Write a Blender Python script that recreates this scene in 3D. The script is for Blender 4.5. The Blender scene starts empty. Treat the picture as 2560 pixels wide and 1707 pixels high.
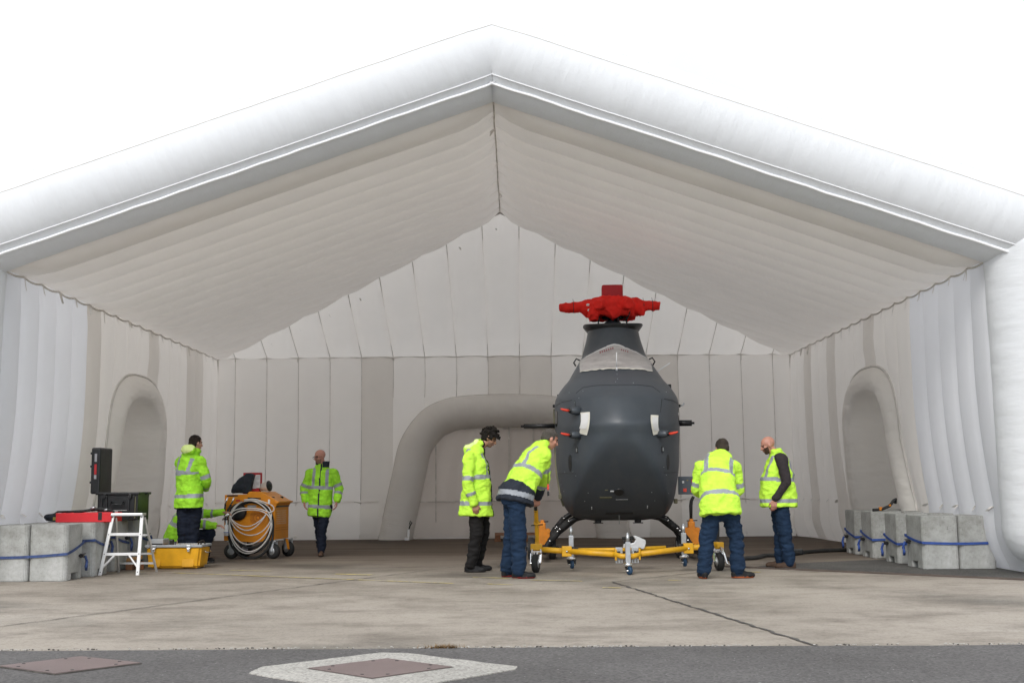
import bpy, bmesh, math, random
from mathutils import Vector, Matrix, noise
V = Vector
R = math.radians
random.seed(7)
scene = bpy.context.scene
COL = scene.collection

# ---------------------------------------------------------------- camera
cam_data = bpy.data.cameras.new('camera')
cam = bpy.data.objects.new('camera', cam_data)
COL.objects.link(cam)
cam.location = (0, 0, 1.12)
cam_data.sensor_width = 36
cam_data.lens = 2900 / 2560 * 36
cam_data.clip_end = 2000
cam.rotation_mode = 'QUATERNION'
cam.rotation_quaternion = (Matrix.Rotation(math.atan(9 / 2900), 3, 'Z') @ Matrix.Rotation(R(90) + math.atan(358 / 2900), 3, 'X')
                           @ Matrix.Rotation(-0.0085, 3, 'Z')).to_quaternion()
scene.camera = cam

# ---------------------------------------------------------------- sky, sun, exposure
SUN_EL, SUN_AZ = R(38), R(196)          # bright patch of the overcast, behind the photographer
world = bpy.data.worlds.new('World')
scene.world = world
world.use_nodes = True
wn, wl = world.node_tree.nodes, world.node_tree.links
wn.clear()
w_out = wn.new('ShaderNodeOutputWorld')
w_bg = wn.new('ShaderNodeBackground')
w_sky = wn.new('ShaderNodeTexSky')
w_sky.sky_type = 'NISHITA'
w_sky.sun_disc = False
w_sky.sun_elevation = SUN_EL
w_sky.sun_rotation = SUN_AZ
w_sky.air_density = 1.0
w_sky.dust_density = 4.0
w_mix = wn.new('ShaderNodeMix')
w_mix.data_type = 'RGBA'
w_mix.inputs['Factor'].default_value = 0.93      # cloud cover over the clear sky
w_tc = wn.new('ShaderNodeTexCoord')
w_ns = wn.new('ShaderNodeTexNoise')
w_ns.inputs['Scale'].default_value = 2.6
w_ns.inputs['Detail'].default_value = 5
wl.new(w_tc.outputs['Generated'], w_ns.inputs['Vector'])
w_rp = wn.new('ShaderNodeValToRGB')
w_rp.color_ramp.elements[0].position = 0.32
w_rp.color_ramp.elements[0].color = (0.56, 0.605, 0.67, 1)
w_rp.color_ramp.elements[1].position = 0.66
w_rp.color_ramp.elements[1].color = (0.93, 0.955, 0.985, 1)
wl.new(w_ns.outputs['Fac'], w_rp.inputs['Fac'])
w_gain = wn.new('ShaderNodeMix')
w_gain.data_type = 'RGBA'
w_gain.blend_type = 'MULTIPLY'
w_gain.inputs['Factor'].default_value = 1.0
w_gain.inputs['B'].default_value = (12.6, 12.6, 12.6, 1)
wl.new(w_rp.outputs['Color'], w_gain.inputs['A'])
wl.new(w_gain.outputs['Result'], w_mix.inputs['B'])
wl.new(w_sky.outputs['Color'], w_mix.inputs['A'])
wl.new(w_mix.outputs['Result'], w_bg.inputs['Color'])
w_bg.inputs['Strength'].default_value = 0.105
wl.new(w_bg.outputs['Background'], w_out.inputs['Surface'])

sun_data = bpy.data.lights.new('sun', 'SUN')
sun_data.energy = 1.5
sun_data.angle = R(20)
sun_data.color = (1.0, 0.97, 0.93)
sun = bpy.data.objects.new('sun', sun_data)
COL.objects.link(sun)
sd = V((math.sin(SUN_AZ) * math.cos(SUN_EL), math.cos(SUN_AZ) * math.cos(SUN_EL), math.sin(SUN_EL)))
sun.rotation_mode = 'QUATERNION'
sun.rotation_quaternion = sd.to_track_quat('Z', 'Y')
sun.location = sd * 60

scene.view_settings.view_transform = 'Standard'
scene.view_settings.look = 'None'
scene.view_settings.gamma = 1.0
scene.view_settings.exposure = 0.26
scene.render.engine = 'CYCLES'
scene.cycles.use_denoising = True
scene.cycles.use_adaptive_sampling = True
scene.cycles.adaptive_threshold = 0.025
scene.cycles.max_bounces = 10
scene.cycles.diffuse_bounces = 6
scene.cycles.glossy_bounces = 3
scene.cycles.transmission_bounces = 6
scene.cycles.caustics_reflective = False
scene.cycles.caustics_refractive = False

# ---------------------------------------------------------------- materials
MATS = {}


def new_mat(name):
    m = bpy.data.materials.new(name)
    m.use_nodes = True
    n, l = m.node_tree.nodes, m.node_tree.links
    b = n['Principled BSDF']
    MATS[name] = m
    return m, n, l, b


def add_bump(n, l, b, height, strength=0.3, dist=0.02):
    bp = n.new('ShaderNodeBump')
    bp.inputs['Strength'].default_value = strength
    bp.inputs['Distance'].default_value = dist
    l.new(height, bp.inputs['Height'])
    l.new(bp.outputs['Normal'], b.inputs['Normal'])
    return bp


def coords(n, l, kind='Object', scale=(1, 1, 1)):
    tc = n.new('ShaderNodeTexCoord')
    mp = n.new('ShaderNodeMapping')
    mp.inputs['Scale'].default_value = scale
    l.new(tc.outputs[kind], mp.inputs['Vector'])
    return mp.outputs['Vector']


def noise_tex(n, l, vec, scale, detail=4, rough=0.55):
    t = n.new('ShaderNodeTexNoise')
    t.inputs['Scale'].default_value = scale
    t.inputs['Detail'].default_value = detail
    t.inputs['Roughness'].default_value = rough
    if vec is not None:
        l.new(vec, t.inputs['Vector'])
    return t.outputs['Fac']


def ramp(n, l, fac, stops):
    r = n.new('ShaderNodeValToRGB')
    el = r.color_ramp.elements
    while len(el) < len(stops):
        el.new(0.5)
    for e, (p, c) in zip(el, stops):
        e.position = p
        e.color = (*c, 1) if len(c) == 3 else c
    l.new(fac, r.inputs['Fac'])
    return r.outputs['Color']


def mixc(n, l, fac, a, b, mode='MIX'):
    m = n.new('ShaderNodeMix')
    m.data_type = 'RGBA'
    m.blend_type = mode
    for s, v in (('Factor', fac), ('A', a), ('B', b)):
        if isinstance(v, (int, float)):
            m.inputs[s].default_value = v
        elif isinstance(v, tuple):
            m.inputs[s].default_value = (*v, 1)
        else:
            l.new(v, m.inputs[s])
    return m.outputs['Result']


def simple(name, col, rough=0.5, metal=0.0, var=0.12, scale=6.0, bump=0.0, bscale=40.0, spec=0.5, coat=0.0):
    """painted / plastic / metal surface with slight tone variation and fine relief"""
    m, n, l, b = new_mat(name)
    vec = coords(n, l)
    f = noise_tex(n, l, vec, scale, 5)
    lo = tuple(c * (1 - var) for c in col)
    hi = tuple(min(1, c * (1 + var)) for c in col)
    l.new(ramp(n, l, f, [(0.3, lo), (0.7, hi)]), b.inputs['Base Color'])
    b.inputs['Metallic'].default_value = metal
    b.inputs['Specular IOR Level'].default_value = spec
    b.inputs['Coat Weight'].default_value = coat
    rr = n.new('ShaderNodeMapRange')
    rr.inputs['To Min'].default_value = max(0.02, rough - 0.1)
    rr.inputs['To Max'].default_value = min(1, rough + 0.1)
    l.new(f, rr.inputs['Value'])
    l.new(rr.outputs['Result'], b.inputs['Roughness'])
    if bump:
        add_bump(n, l, b, noise_tex(n, l, vec, bscale, 6), bump, 0.01)
    return m


def fabric(name, col, trans=0.25, tcol=None, kind='Object', scale=(1, 1, 1), wr=0.25, dirt=0.06, wscale=7.0, dist=0.03):
    """coated inflatable cloth: lets some daylight through, wrinkles by bump"""
    m, n, l, b = new_mat(name)
    vec = coords(n, l, kind, scale)
    ovec = coords(n, l, 'Object')
    d = noise_tex(n, l, ovec, 1.3, 6, 0.6)
    c = ramp(n, l, d, [(0.28, tuple(x * (1 - dirt) for x in col)), (0.72, tuple(min(1, x * (1 + dirt * .4)) for x in col))])
    l.new(c, b.inputs['Base Color'])
    b.inputs['Roughness'].default_value = 0.55
    b.inputs['Specular IOR Level'].default_value = 0.3
    w = noise_tex(n, l, vec, wscale, 3, 0.5)
    w2 = noise_tex(n, l, ovec, 60, 2)
    h = n.new('ShaderNodeMath')
    h.operation = 'MULTIPLY_ADD'
    l.new(w2, h.inputs[0])
    h.inputs[1].default_value = 0.05
    l.new(w, h.inputs[2])
    bp = add_bump(n, l, b, h.outputs[0], wr, dist)
    t = n.new('ShaderNodeBsdfTranslucent')
    t.inputs['Color'].default_value = (*(tcol or col), 1)
    l.new(bp.outputs['Normal'], t.inputs['Normal'])
    mx = n.new('ShaderNodeMixShader')
    mx.inputs[0].default_value = trans
    l.new(b.outputs[0], mx.inputs[1])
    l.new(t.outputs[0], mx.inputs[2])
    l.new(mx.outputs[0], n['Material Output'].inputs['Surface'])
    return m


# ---------------------------------------------------------------- mesh helpers
class MB:
    """collects faces; build() links them as ONE mesh object"""

    def __init__(self):
        self.v, self.f, self.m, self.uv = [], [], [], {}

    def add(self, verts, faces, mat=0, M=None):
        o = len(self.v)
        self.v += [tuple(M @ V(p)) if M is not None else tuple(p) for p in verts]
        for f in faces:
            self.f.append(tuple(i + o for i in f))
            self.m.append(mat)
        return self

    def box(self, c, s, mat=0, M=None, bev=0.0, seg=2):
        bm = bmesh.new()
        bmesh.ops.create_cube(bm, size=1)
        for v in bm.verts:
            v.co = V((v.co.x * s[0], v.co.y * s[1], v.co.z * s[2]))
        if bev:
            bmesh.ops.bevel(bm, geom=bm.edges[:], offset=bev, segments=seg, affect='EDGES', profile=0.5)
        for v in bm.verts:
            v.co += V(c)
        self.bm(bm, mat, M)
        return self

    def bm(self, bm, mat=0, M=None):
        bm.verts.ensure_lookup_table()
        bm.verts.index_update()
        self.add([v.co.copy() for v in bm.verts], [[v.index for v in f.verts] for f in bm.faces], mat, M)
        bm.free()

    def tube(self, path, r, n=10, mat=0, caps=True, closed=False, M=None, flat=1.0):
        """round (or flattened) tube along a polyline; r number or list"""
        P = [V(p) for p in path]
        k = len(P)
        rr = r if isinstance(r, (list, tuple)) else [r] * k
        T = []
        for i in range(k):
            a = P[(i - 1) % k] if closed or i > 0 else P[i]
            b = P[(i + 1) % k] if closed or i < k - 1 else P[i]
            t = (b - a)
            T.append(t.normalized() if t.length > 1e-9 else V((0, 0, 1)))
        up = V((0, 0, 1)) if abs(T[0].z) < 0.9 else V((1, 0, 0))
        nv = (up - T[0] * up.dot(T[0])).normalized()
        vs, fs = [], []
        for i in range(k):
            nv = nv - T[i] * nv.dot(T[i])
            nv = nv.normalized() if nv.length > 1e-6 else T[i].orthogonal().normalized()
            bv = T[i].cross(nv)
            for j in range(n):
                a = 2 * math.pi * j / n
                vs.append(P[i] + nv * (rr[i] * math.cos(a)) + bv * (rr[i] * flat * math.sin(a)))
        for i in range(k if closed else k - 1):
            i2 = (i + 1) % k
            for j in range(n):
                j2 = (j + 1) % n
                fs.append((i * n + j, i * n + j2, i2 * n + j2, i2 * n + j))
        if caps and not closed:
            fs.append(tuple(range(n - 1, -1, -1)))
            fs.append(tuple((k - 1) * n + j for j in range(n)))
        self.add(vs, fs, mat, M)
        return self

    def cyl(self, p0, p1, r0, r1=None, n=16, mat=0, M=None, caps=True):
        return self.tube([p0, p1], [r0, r0 if r1 is None else r1], n, mat, caps, M=M)

    def lathe(self, prof, p0, axis, n=20, mat=0, M=None):
        """profile [(r, h)...] turned about the axis through p0"""
        ax = V(axis).normalized()
        u = ax.orthogonal().normalized()
        w = ax.cross(u)
        vs, fs = [], []
        for r, h in prof:
            for j in range(n):
                a = 2 * math.pi * j / n
                vs.append(V(p0) + ax * h + u * (r * math.cos(a)) + w * (r * math.sin(a)))
        for i in range(len(prof) - 1):
            for j in range(n):
                j2 = (j + 1) % n
                fs.append((i * n + j, i * n + j2, (i + 1) * n + j2, (i + 1) * n + j))
        fs.append(tuple(range(n - 1, -1, -1)))
        fs.append(tuple((len(prof) - 1) * n + j for j in range(n)))
        self.add(vs, fs, mat, M)
        return self

    def prism(self, poly, d0, d1, mat=0, M=None, axes='xz', bev=0.0):
        """2-D outline extruded between d0 and d1 along the third axis"""
        bm = bmesh.new()

        def pt(p, d):
            return {'xz': V((p[0], d, p[1])), 'yz': V((d, p[0], p[1])), 'xy': V((p[0], p[1], d))}[axes]
        a = [bm.verts.new(pt(p, d0)) for p in poly]
        b = [bm.verts.new(pt(p, d1)) for p in poly]
        bm.faces.new(a)
        bm.faces.new(b[::-1])
        k = len(poly)
        for i in range(k):
            bm.faces.new((a[i], b[i], b[(i + 1) % k], a[(i + 1) % k]))
        bmesh.ops.recalc_face_normals(bm, faces=bm.faces[:])
        if bev:
            bmesh.ops.bevel(bm, geom=bm.edges[:], offset=bev, segments=2, affect='EDGES', profile=0.5)
        self.bm(bm, mat, M)
        return self

    def ell(self, c, r, mat=0, M=None, sub=3, Rm=None):
        bm = bmesh.new()
        bmesh.ops.create_icosphere(bm, subdivisions=sub, radius=1)
        for v in bm.verts:
            q = V((v.co.x * r[0], v.co.y * r[1], v.co.z * r[2]))
            v.co = V(c) + (Rm @ q if Rm is not None else q)
        self.bm(bm, mat, M)
        return self

    def capsule(self, p0, p1, r0, r1, n=12):
        p0, p1 = V(p0), V(p1)
        ax = p1 - p0
        L = ax.length
        if L < 1e-6:
            return self.ell(p0, (r0, r0, r0), sub=2)
        prof = [(r0 * math.sin(a), -r0 * math.cos(a)) for a in (0.15, 0.55, 1.0, 1.4)]
        prof += [(r1 * math.cos(a), L + r1 * math.sin(a)) for a in (0.15, 0.55, 1.0, 1.4)]
        return self.lathe(prof, p0, ax, n)

    def grid(self, pts, mat=0, M=None, flip=False, uvs=None):
        """pts[i][j] rows of points"""
        h, w = len(pts), len(pts[0])
        o = len(self.v)
        self.v += [tuple(M @ V(p)) if M is not None else tuple(p) for row in pts for p in row]
        for i in range(h - 1):
            for j in range(w - 1):
                f = (o + i * w + j, o + i * w + j + 1, o + (i + 1) * w + j + 1, o + (i + 1) * w + j)
                self.f.append(f[::-1] if flip else f)
                self.m.append(mat)
        if uvs:
            for i in range(h):
                for j in range(w):
                    self.uv[o + i * w + j] = uvs[i][j]
        return self

    def mesh(self, name, mats, smooth=True, recalc=False):
        me = bpy.data.meshes.new(name)
        me.from_pydata(self.v, [], self.f)
        for m in (mats if isinstance(mats, (list, tuple)) else [mats]):
            me.materials.append(MATS[m] if isinstance(m, str) else m)
        me.polygons.foreach_set('material_index', self.m)
        me.polygons.foreach_set('use_smooth', [smooth] * len(self.f))
        if self.uv:
            uvl = me.uv_layers.new(name='UVMap')
            for lp in me.loops:
                uvl.data[lp.index].uv = self.uv.get(lp.vertex_index, (0, 0))
        if recalc:
            bm = bmesh.new()
            bm.from_mesh(me)
            bmesh.ops.recalc_face_normals(bm, faces=bm.faces[:])
            bm.to_mesh(me)
            bm.free()
        me.update()
        return me

    def build(self, name, mats, parent=None, smooth=True, recalc=False, auto=None):
        me = self.mesh(name, mats, smooth, recalc)
        if auto is not None:
            me.set_sharp_from_angle(angle=R(auto))
        return link(name, me, parent)


def link(name, me, parent=None):
    o = bpy.data.objects.new(name, me)
    COL.objects.link(o)
    if parent is not None:
        o.parent = parent
    return o


def tag(o, label=None, cat=None, group=None, kind=None):
    for k, v in (('label', label), ('category', cat), ('group', group), ('kind', kind)):
        if v:
            o[k] = v
    return o


def thing(name, label, cat, loc=(0, 0, 0), rz=0.0, group=None):
    o = bpy.data.objects.new(name, None)
    COL.objects.link(o)
    o.empty_display_size = 0.1
    o.location = loc
    o.rotation_euler = (0, 0, rz)
    return tag(o, label, cat, group)


def fbm(p, o=4):
    return noise.fractal(p, 1.0, 2.0, o)
# ================================================================ ground
def concrete_mat():
    m, n, l, b = new_mat('apron_concrete')
    vec = coords(n, l)
    big = noise_tex(n, l, vec, 0.35, 5, 0.6)
    streak = noise_tex(n, l, coords(n, l, 'Object', (0.75, 1.2, 1)), 1.1, 7, 0.72)
    fine = noise_tex(n, l, vec, 38, 4, 0.75)
    base = ramp(n, l, big, [(0.25, (0.275, 0.240, 0.20)), (0.55, (0.385, 0.340, 0.288)), (0.8, (0.44, 0.395, 0.342))])
    dark = ramp(n, l, streak, [(0.36, (0.42, 0.40, 0.385)), (0.54, (1, 1, 1))])
    c = mixc(n, l, 0.62, base, dark, 'MULTIPLY')
    sp = ramp(n, l, fine, [(0.34, (0.5, 0.5, 0.5)), (0.5, (1, 1, 1)), (0.72, (1.0, 1.0, 1.0))])
    c = mixc(n, l, 0.55, c, sp, 'MULTIPLY')
    mid = noise_tex(n, l, vec, 9, 5, 0.8)
    c = mixc(n, l, 0.5, c, ramp(n, l, mid, [(0.33, (0.55, 0.54, 0.53)), (0.48, (1, 1, 1)), (0.66, (1, 1, 1))]), 'MULTIPLY')
    wht = ramp(n, l, noise_tex(n, l, vec, 21, 3, 0.8), [(0.70, (0, 0, 0)), (0.76, (0.25, 0.24, 0.22))])
    c = mixc(n, l, 0.7, c, wht, 'ADD')
    # brown streaky floor stain, with the hangar's inner shade painted in by depth
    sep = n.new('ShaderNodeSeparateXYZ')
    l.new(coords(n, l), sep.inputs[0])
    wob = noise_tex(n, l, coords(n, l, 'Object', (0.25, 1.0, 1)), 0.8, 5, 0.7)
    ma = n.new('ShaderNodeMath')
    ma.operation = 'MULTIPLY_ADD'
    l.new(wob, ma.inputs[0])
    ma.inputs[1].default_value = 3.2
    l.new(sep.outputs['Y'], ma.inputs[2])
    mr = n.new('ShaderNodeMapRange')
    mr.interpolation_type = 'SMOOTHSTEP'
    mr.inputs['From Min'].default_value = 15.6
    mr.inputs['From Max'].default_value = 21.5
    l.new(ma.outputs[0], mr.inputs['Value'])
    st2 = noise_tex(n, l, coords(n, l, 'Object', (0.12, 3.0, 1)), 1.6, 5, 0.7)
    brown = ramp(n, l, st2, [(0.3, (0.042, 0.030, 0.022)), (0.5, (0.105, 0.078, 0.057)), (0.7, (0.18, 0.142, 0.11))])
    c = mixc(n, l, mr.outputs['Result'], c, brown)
    # old tyre tracks sweeping across the slabs
    wv = n.new('ShaderNodeTexWave')
    wv.inputs['Scale'].default_value = 0.055
    wv.inputs['Distortion'].default_value = 1.2
    wv.inputs['Detail'].default_value = 3
    mp = n.new('ShaderNodeMapping')
    mp.inputs['Rotation'].default_value = (0, 0, R(-52))
    l.new(coords(n, l), mp.inputs['Vector'])
    l.new(mp.outputs[0], wv.inputs['Vector'])
    tr = ramp(n, l, wv.outputs['Fac'], [(0.0, (0.50, 0.52, 0.53)), (0.07, (0.74, 0.75, 0.75)), (0.13, (1, 1, 1))])
    brk = noise_tex(n, l, vec, 0.5, 4)
    tr = mixc(n, l, ramp(n, l, brk, [(0.42, (0, 0, 0)), (0.6, (1, 1, 1))]), (1.0, 1.0, 1.0), tr)
    c = mixc(n, l, 0.8, c, tr, 'MULTIPLY')
    l.new(c, b.inputs['Base Color'])
    b.inputs['Roughness'].default_value = 0.8
    b.inputs['Specular IOR Level'].default_value = 0.25
    hsum = n.new('ShaderNodeMath')
    hsum.operation = 'ADD'
    l.new(fine, hsum.inputs[0])
    l.new(big, hsum.inputs[1])
    add_bump(n, l, b, hsum.outputs[0], 0.35, 0.006)


def asphalt_mat(name, lo, hi, sc=120):
    m, n, l, b = new_mat(name)
    vec = coords(n, l)
    vo = n.new('ShaderNodeTexVoronoi')
    vo.inputs['Scale'].default_value = sc
    l.new(vec, vo.inputs['Vector'])
    f2 = noise_tex(n, l, vec, 0.8, 6, 0.6)
    c = mixc(n, l, ramp(n, l, f2, [(0.3, (0, 0, 0)), (0.7, (1, 1, 1))]), lo, hi)
    rnd = ramp(n, l, vo.outputs['Color'], [(0.0, (0.42, 0.42, 0.42)), (0.75, (1, 1, 1)), (0.95, (1.0, 1.0, 1.0))])
    c = mixc(n, l, 0.8, c, rnd, 'MULTIPLY')
    light = ramp(n, l, noise_tex(n, l, vec, sc * 0.55, 2), [(0.70, (0, 0, 0)), (0.76, (0.45, 0.45, 0.43))])
    c = mixc(n, l, 0.6, c, light, 'ADD')
    l.new(c, b.inputs['Base Color'])
    b.inputs['Roughness'].default_value = 0.85
    b.inputs['Specular IOR Level'].default_value = 0.25
    add_bump(n, l, b, vo.outputs['Distance'], 0.5, 0.006)


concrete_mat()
asphalt_mat('asphalt', (0.112, 0.105, 0.101), (0.16, 0.151, 0.146), 65)
asphalt_mat('old_aggregate', (0.085, 0.082, 0.076), (0.15, 0.145, 0.135), 60)
asphalt_mat('collar_concrete', (0.40, 0.38, 0.345), (0.54, 0.515, 0.47), 70)
simple('hatch_steel', (0.20, 0.15, 0.14), 0.6, 0.2, 0.16, 1.5, 0.2, 90)
simple('joint_filler', (0.085, 0.077, 0.07), 0.9, 0, 0.5, 12, 0.6, 60)
simple('track_steel', (0.13, 0.10, 0.085), 0.55, 0.4, 0.3, 4, 0.3, 60)
simple('bolt_steel', (0.07, 0.065, 0.065), 0.5, 0.5)
simple('dead_grass', (0.22, 0.13, 0.05), 0.9, 0, 0.3)
simple('pale_grit', (0.42, 0.40, 0.37), 0.9, 0, 0.2)


def line_paint():
    m, n, l, b = new_mat('worn_yellow_paint')
    vec = coords(n, l)
    f = noise_tex(n, l, vec, 9, 6, 0.75)
    l.new(ramp(n, l, f, [(0.40, (0.36, 0.33, 0.28)), (0.52, (0.62, 0.50, 0.20))]), b.inputs['Base Color'])
    b.inputs['Roughness'].default_value = 0.8


line_paint()


def sheet(name, poly, z, mat, kind='structure', parent=None, thick=None):
    mb = MB()
    if thick:
        mb.prism(poly, z - thick, z, axes='xy')
    else:
        mb.add([(p[0], p[1], z) for p in poly], [tuple(range(len(poly)))])
    o = mb.build(name, mat, parent, smooth=False, recalc=bool(thick))
    if not thick and o.data.polygons[0].normal.z < 0:
        o.data.flip_normals()
    if kind and parent is None:
        o['kind'] = kind
    return o


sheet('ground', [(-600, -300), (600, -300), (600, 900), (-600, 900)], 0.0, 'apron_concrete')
edge = [(x / 4.0, 8.23 - 0.0135 * x / 4.0 + 0.02 * fbm(V((x * 0.9, 3, 0))) + 0.05 * fbm(V((x * 0.06, 9, 0)))) for x in range(-80, 81)]
sheet('asphalt_road', [(-60, 8.6), (-60, -60), (60, -60), (60, 7.6)] + edge[::-1], 0.004, 'asphalt')
# crumbs of pale grit and a tuft of dry grass along the joint
mb = MB()
for k in range(900):
    x = random.uniform(-3.9, 3.8)
    y = 8.23 - 0.0135 * x + 0.02 + random.gauss(0, 0.018)
    if fbm(V((x * 1.3, 0, 5))) < -0.05 and random.random() < 0.85:
        continue
    r = random.uniform(0.003, 0.011)
    mb.ell((x, y, 0.004 + r * 0.3), (r, r * random.uniform(.5, 1), r * 0.5), sub=1, mat=0 if random.random() < .7 else 1)
tag(mb.build('joint_grit', ['pale_grit', 'joint_filler'], smooth=False), 'loose pale grit lying along the asphalt joint', 'grit', kind='stuff')
mb = MB()
for k in range(260):
    x = -0.52 + random.gauss(0, 0.06)
    y = 8.235 + random.gauss(0, 0.012)
    a = random.uniform(0, 6.28)
    h = random.uniform(0.01, 0.035)
    d = V((math.cos(a), math.sin(a), 0)) * random.uniform(0.01, 0.05)
    s = d.cross(V((0, 0, 1))).normalized() * 0.0025
    p = V((x, y, 0.003))
    mb.add([p - s, p + s, p + d + V((0, 0, h))], [(0, 1, 2)])
tag(mb.build('dry_grass', 'dead_grass', smooth=False), 'small tuft of dry brown grass on the asphalt joint', 'grass', kind='stuff')

# slab with exposed aggregate behind the steel track, right
sheet('aggregate_slab', [(3.05, 15.72), (5.76, 13.42), (7.6, 11.9), (7.6, 17.0), (5.9, 17.4), (4.2, 16.6), (3.4, 16.1)], 0.004, 'old_aggregate')


def joint(name, pts, w, mat, z=0.006, label=None, cat=None, rough=0.006, kind=None, step=0.08):
    """thin ragged strip along a polyline on the ground"""
    rows = []
    for a, b in zip(pts, pts[1:]):
        a, b = V((*a, 0)), V((*b, 0))
        d = (b - a)
        k = max(2, int(d.length / step))
        s = d.normalized().cross(V((0, 0, 1)))
        for i in range(k + 1):
            p = a + d * (i / k)
            w1 = w * (1 + 0.7 * fbm(p * 6)) / 2
            off = rough * fbm(p * 4 + V((7, 0, 0)))
            rows.append([(p + s * (off + w1)).to_3d() + V((0, 0, z)), (p + s * (off - w1)) + V((0, 0, z))])
    mb = MB().grid(rows)
    o = mb.build(name, mat, smooth=False)
    if o.data.polygons[0].normal.z < 0:
        o.data.flip_normals()
    tag(o, label, cat, kind=kind)
    return o


joint('slab_joint', [(1.09, 13.6), (1.5, 11.3), (2.05, 8.2)], 0.030, 'joint_filler', rough=0.03, kind='structure', step=0.03)
joint('slab_joint', [(1.09, 13.6), (2.1, 14.7), (3.0, 15.7)], 0.02, 'joint_filler', rough=0.02, kind='structure', step=0.03)
joint('slab_joint', [(1.09, 13.6), (-1.97, 14.35), (-4.2, 14.9)], 0.012, 'joint_filler', rough=0.02, kind='structure', step=0.03)
joint('slab_joint', [(-4.4, 9.4), (-1.97, 14.2), (-0.5, 17.0)], 0.018, 'joint_filler', rough=0.02, kind='structure', step=0.03)
tr = tag(bpy.data.objects.new('floor_track', None), 'narrow rusty steel floor track in front of the right blocks', 'floor track')
COL.objects.link(tr)
d = V((2.71, -2.30, 0)).normalized()
s = d.cross(V((0, 0, 1)))
a0, a1 = V((2.7, 16.0, 0)), V((7.4, 12.03, 0))
for off, w, z in ((0, 0.05, 0.012), (0.055, 0.022, 0.016), (-0.055, 0.022, 0.016)):
    p = [a0 + s * (off - w / 2), a1 + s * (off - w / 2), a1 + s * (off + w / 2), a0 + s * (off + w / 2)]
    o = MB().prism([(q.x, q.y) for q in p], 0.001, z, axes='xy').build('groove_plate' if off == 0 else 'rail_edge', 'joint_filler' if off == 0 else 'track_steel', tr, smooth=False)
joint('paint_line', [(-4.57, 15.6), (-2.6, 14.55), (-0.74, 13.55)], 0.05, 'worn_yellow_paint', rough=0.004,
      label='long faded yellow painted line running from the yellow case', cat='floor marking')
for k, (p0, p1, w, lb) in enumerate([
        ((-3.9, 16.0), (-3.3, 15.75), 0.06, 'short worn yellow paint dash just behind the long line'),
        ((-2.35, 15.15), (-1.85, 14.95), 0.10, 'broken yellow paint patch beyond the middle of the long line'),
        ((-0.55, 14.45), (0.0, 14.15), 0.06, 'worn yellow paint dash at the red soled shoes'),
        ((0.15, 13.95), (0.75, 13.72), 0.05, 'worn yellow paint dash left of the joint corner'),
        ((-0.35, 13.45), (-0.05, 13.3), 0.05, 'yellow paint dash below the red soled shoes'),
        ((0.92, 12.85), (1.12, 12.8), 0.07, 'small yellow paint fleck below the joint corner'),
        ((1.75, 13.75), (1.9, 13.7), 0.06, 'small yellow paint fleck right of the front caster'),
        ((2.85, 14.95), (3.05, 14.85), 0.08, 'small yellow paint fleck behind the right bending worker')]):
    joint('paint_dash', [p0, p1], w, 'worn_yellow_paint', label=lb, cat='floor marking', rough=0.01)


def hatch(name, label, poly, collar=None):
    c = sum((V((*p, 0)) for p in poly), V()) / len(poly)
    t = thing(name, label, 'hatch', (0, 0, 0))
    if collar:
        MB().prism(collar, 0.0, 0.010, axes='xy').build('concrete_collar', 'collar_concrete', t, smooth=False)
    big = [tuple((c + (V((*p, 0)) - c) * 1.03).xy) for p in poly]
    MB().prism(big, 0.001, 0.012, axes='xy').build('frame', 'joint_filler', t, smooth=False)
    MB().prism(poly, 0.002, 0.016, axes='xy').build('cover_plate', 'hatch_steel', t, smooth=False)
    for i in range(4):
        for fr in (0.2, 0.8):
            p = V((*poly[i], 0)).lerp(V((*poly[(i + 1) % 4], 0)), fr)
            p = c + (p - c) * 0.86
            MB().cyl((p.x, p.y, 0.015), (p.x, p.y, 0.0185), 0.011, n=10).build('bolt', 'bolt_steel', t, smooth=False)
    return t


hatch('service_hatch', 'reddish steel hatch cover set straight into the asphalt, left', [(-3.28, 7.51), (-2.91, 7.90), (-2.42, 7.60), (-2.80, 7.19)])
col = [(-1.63, 7.18), (-1.60, 7.42), (-0.93, 8.00), (-0.75, 7.97), (-0.02, 7.36), (-0.03, 7.24), (-0.62, 6.62), (-0.98, 6.60)]
ragged = []
for i, p in enumerate(col):
    q = col[(i + 1) % len(col)]
    for k in range(14):
        w = V((*p, 0)).lerp(V((*q, 0)), k / 14)
        ragged.append((w.x + 0.018 * fbm(w * 5), w.y + 0.018 * fbm(w * 5 + V((9, 0, 0)))))
hatch('service_hatch', 'reddish steel hatch cover framed by a pale concrete collar', [(-1.29, 7.32), (-0.85, 7.70), (-0.41, 7.33), (-0.85, 6.93)], ragged)

# ================================================================ inflatable hangar
WR = dict(kind='UV', scale=(1, 1, 1))
fabric('arch_fabric', (0.86, 0.88, 0.90), 0.2, kind='UV', scale=(5, 0.7, 1), wr=0.5, dist=0.05, wscale=1.0, dirt=0.03)
fabric('wall_fabric', (0.91, 0.87, 0.815), 0.48, kind='Object', scale=(0.5, 0.5, 2.0), wr=0.18, wscale=3.0, dist=0.02)
fabric('wall_fabric_dim', (0.81, 0.765, 0.705), 0.36, kind='Object', scale=(0.5, 0.5, 2.0), wr=0.18, wscale=3.0, dist=0.02)
fabric('wall_fabric_skylit', (0.92, 0.925, 0.945), 0.50, kind='Object', scale=(0.5, 0.5, 2.0), wr=0.18, wscale=3.0, dist=0.02)  # skylight on the front wall panels, painted in as a whiter, bluer cloth
fabric('roof_fabric', (0.945, 0.905, 0.855), 0.23, kind='Object', scale=(0.6, 2, 1), wr=0.12, wscale=3.0, dist=0.02)
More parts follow.
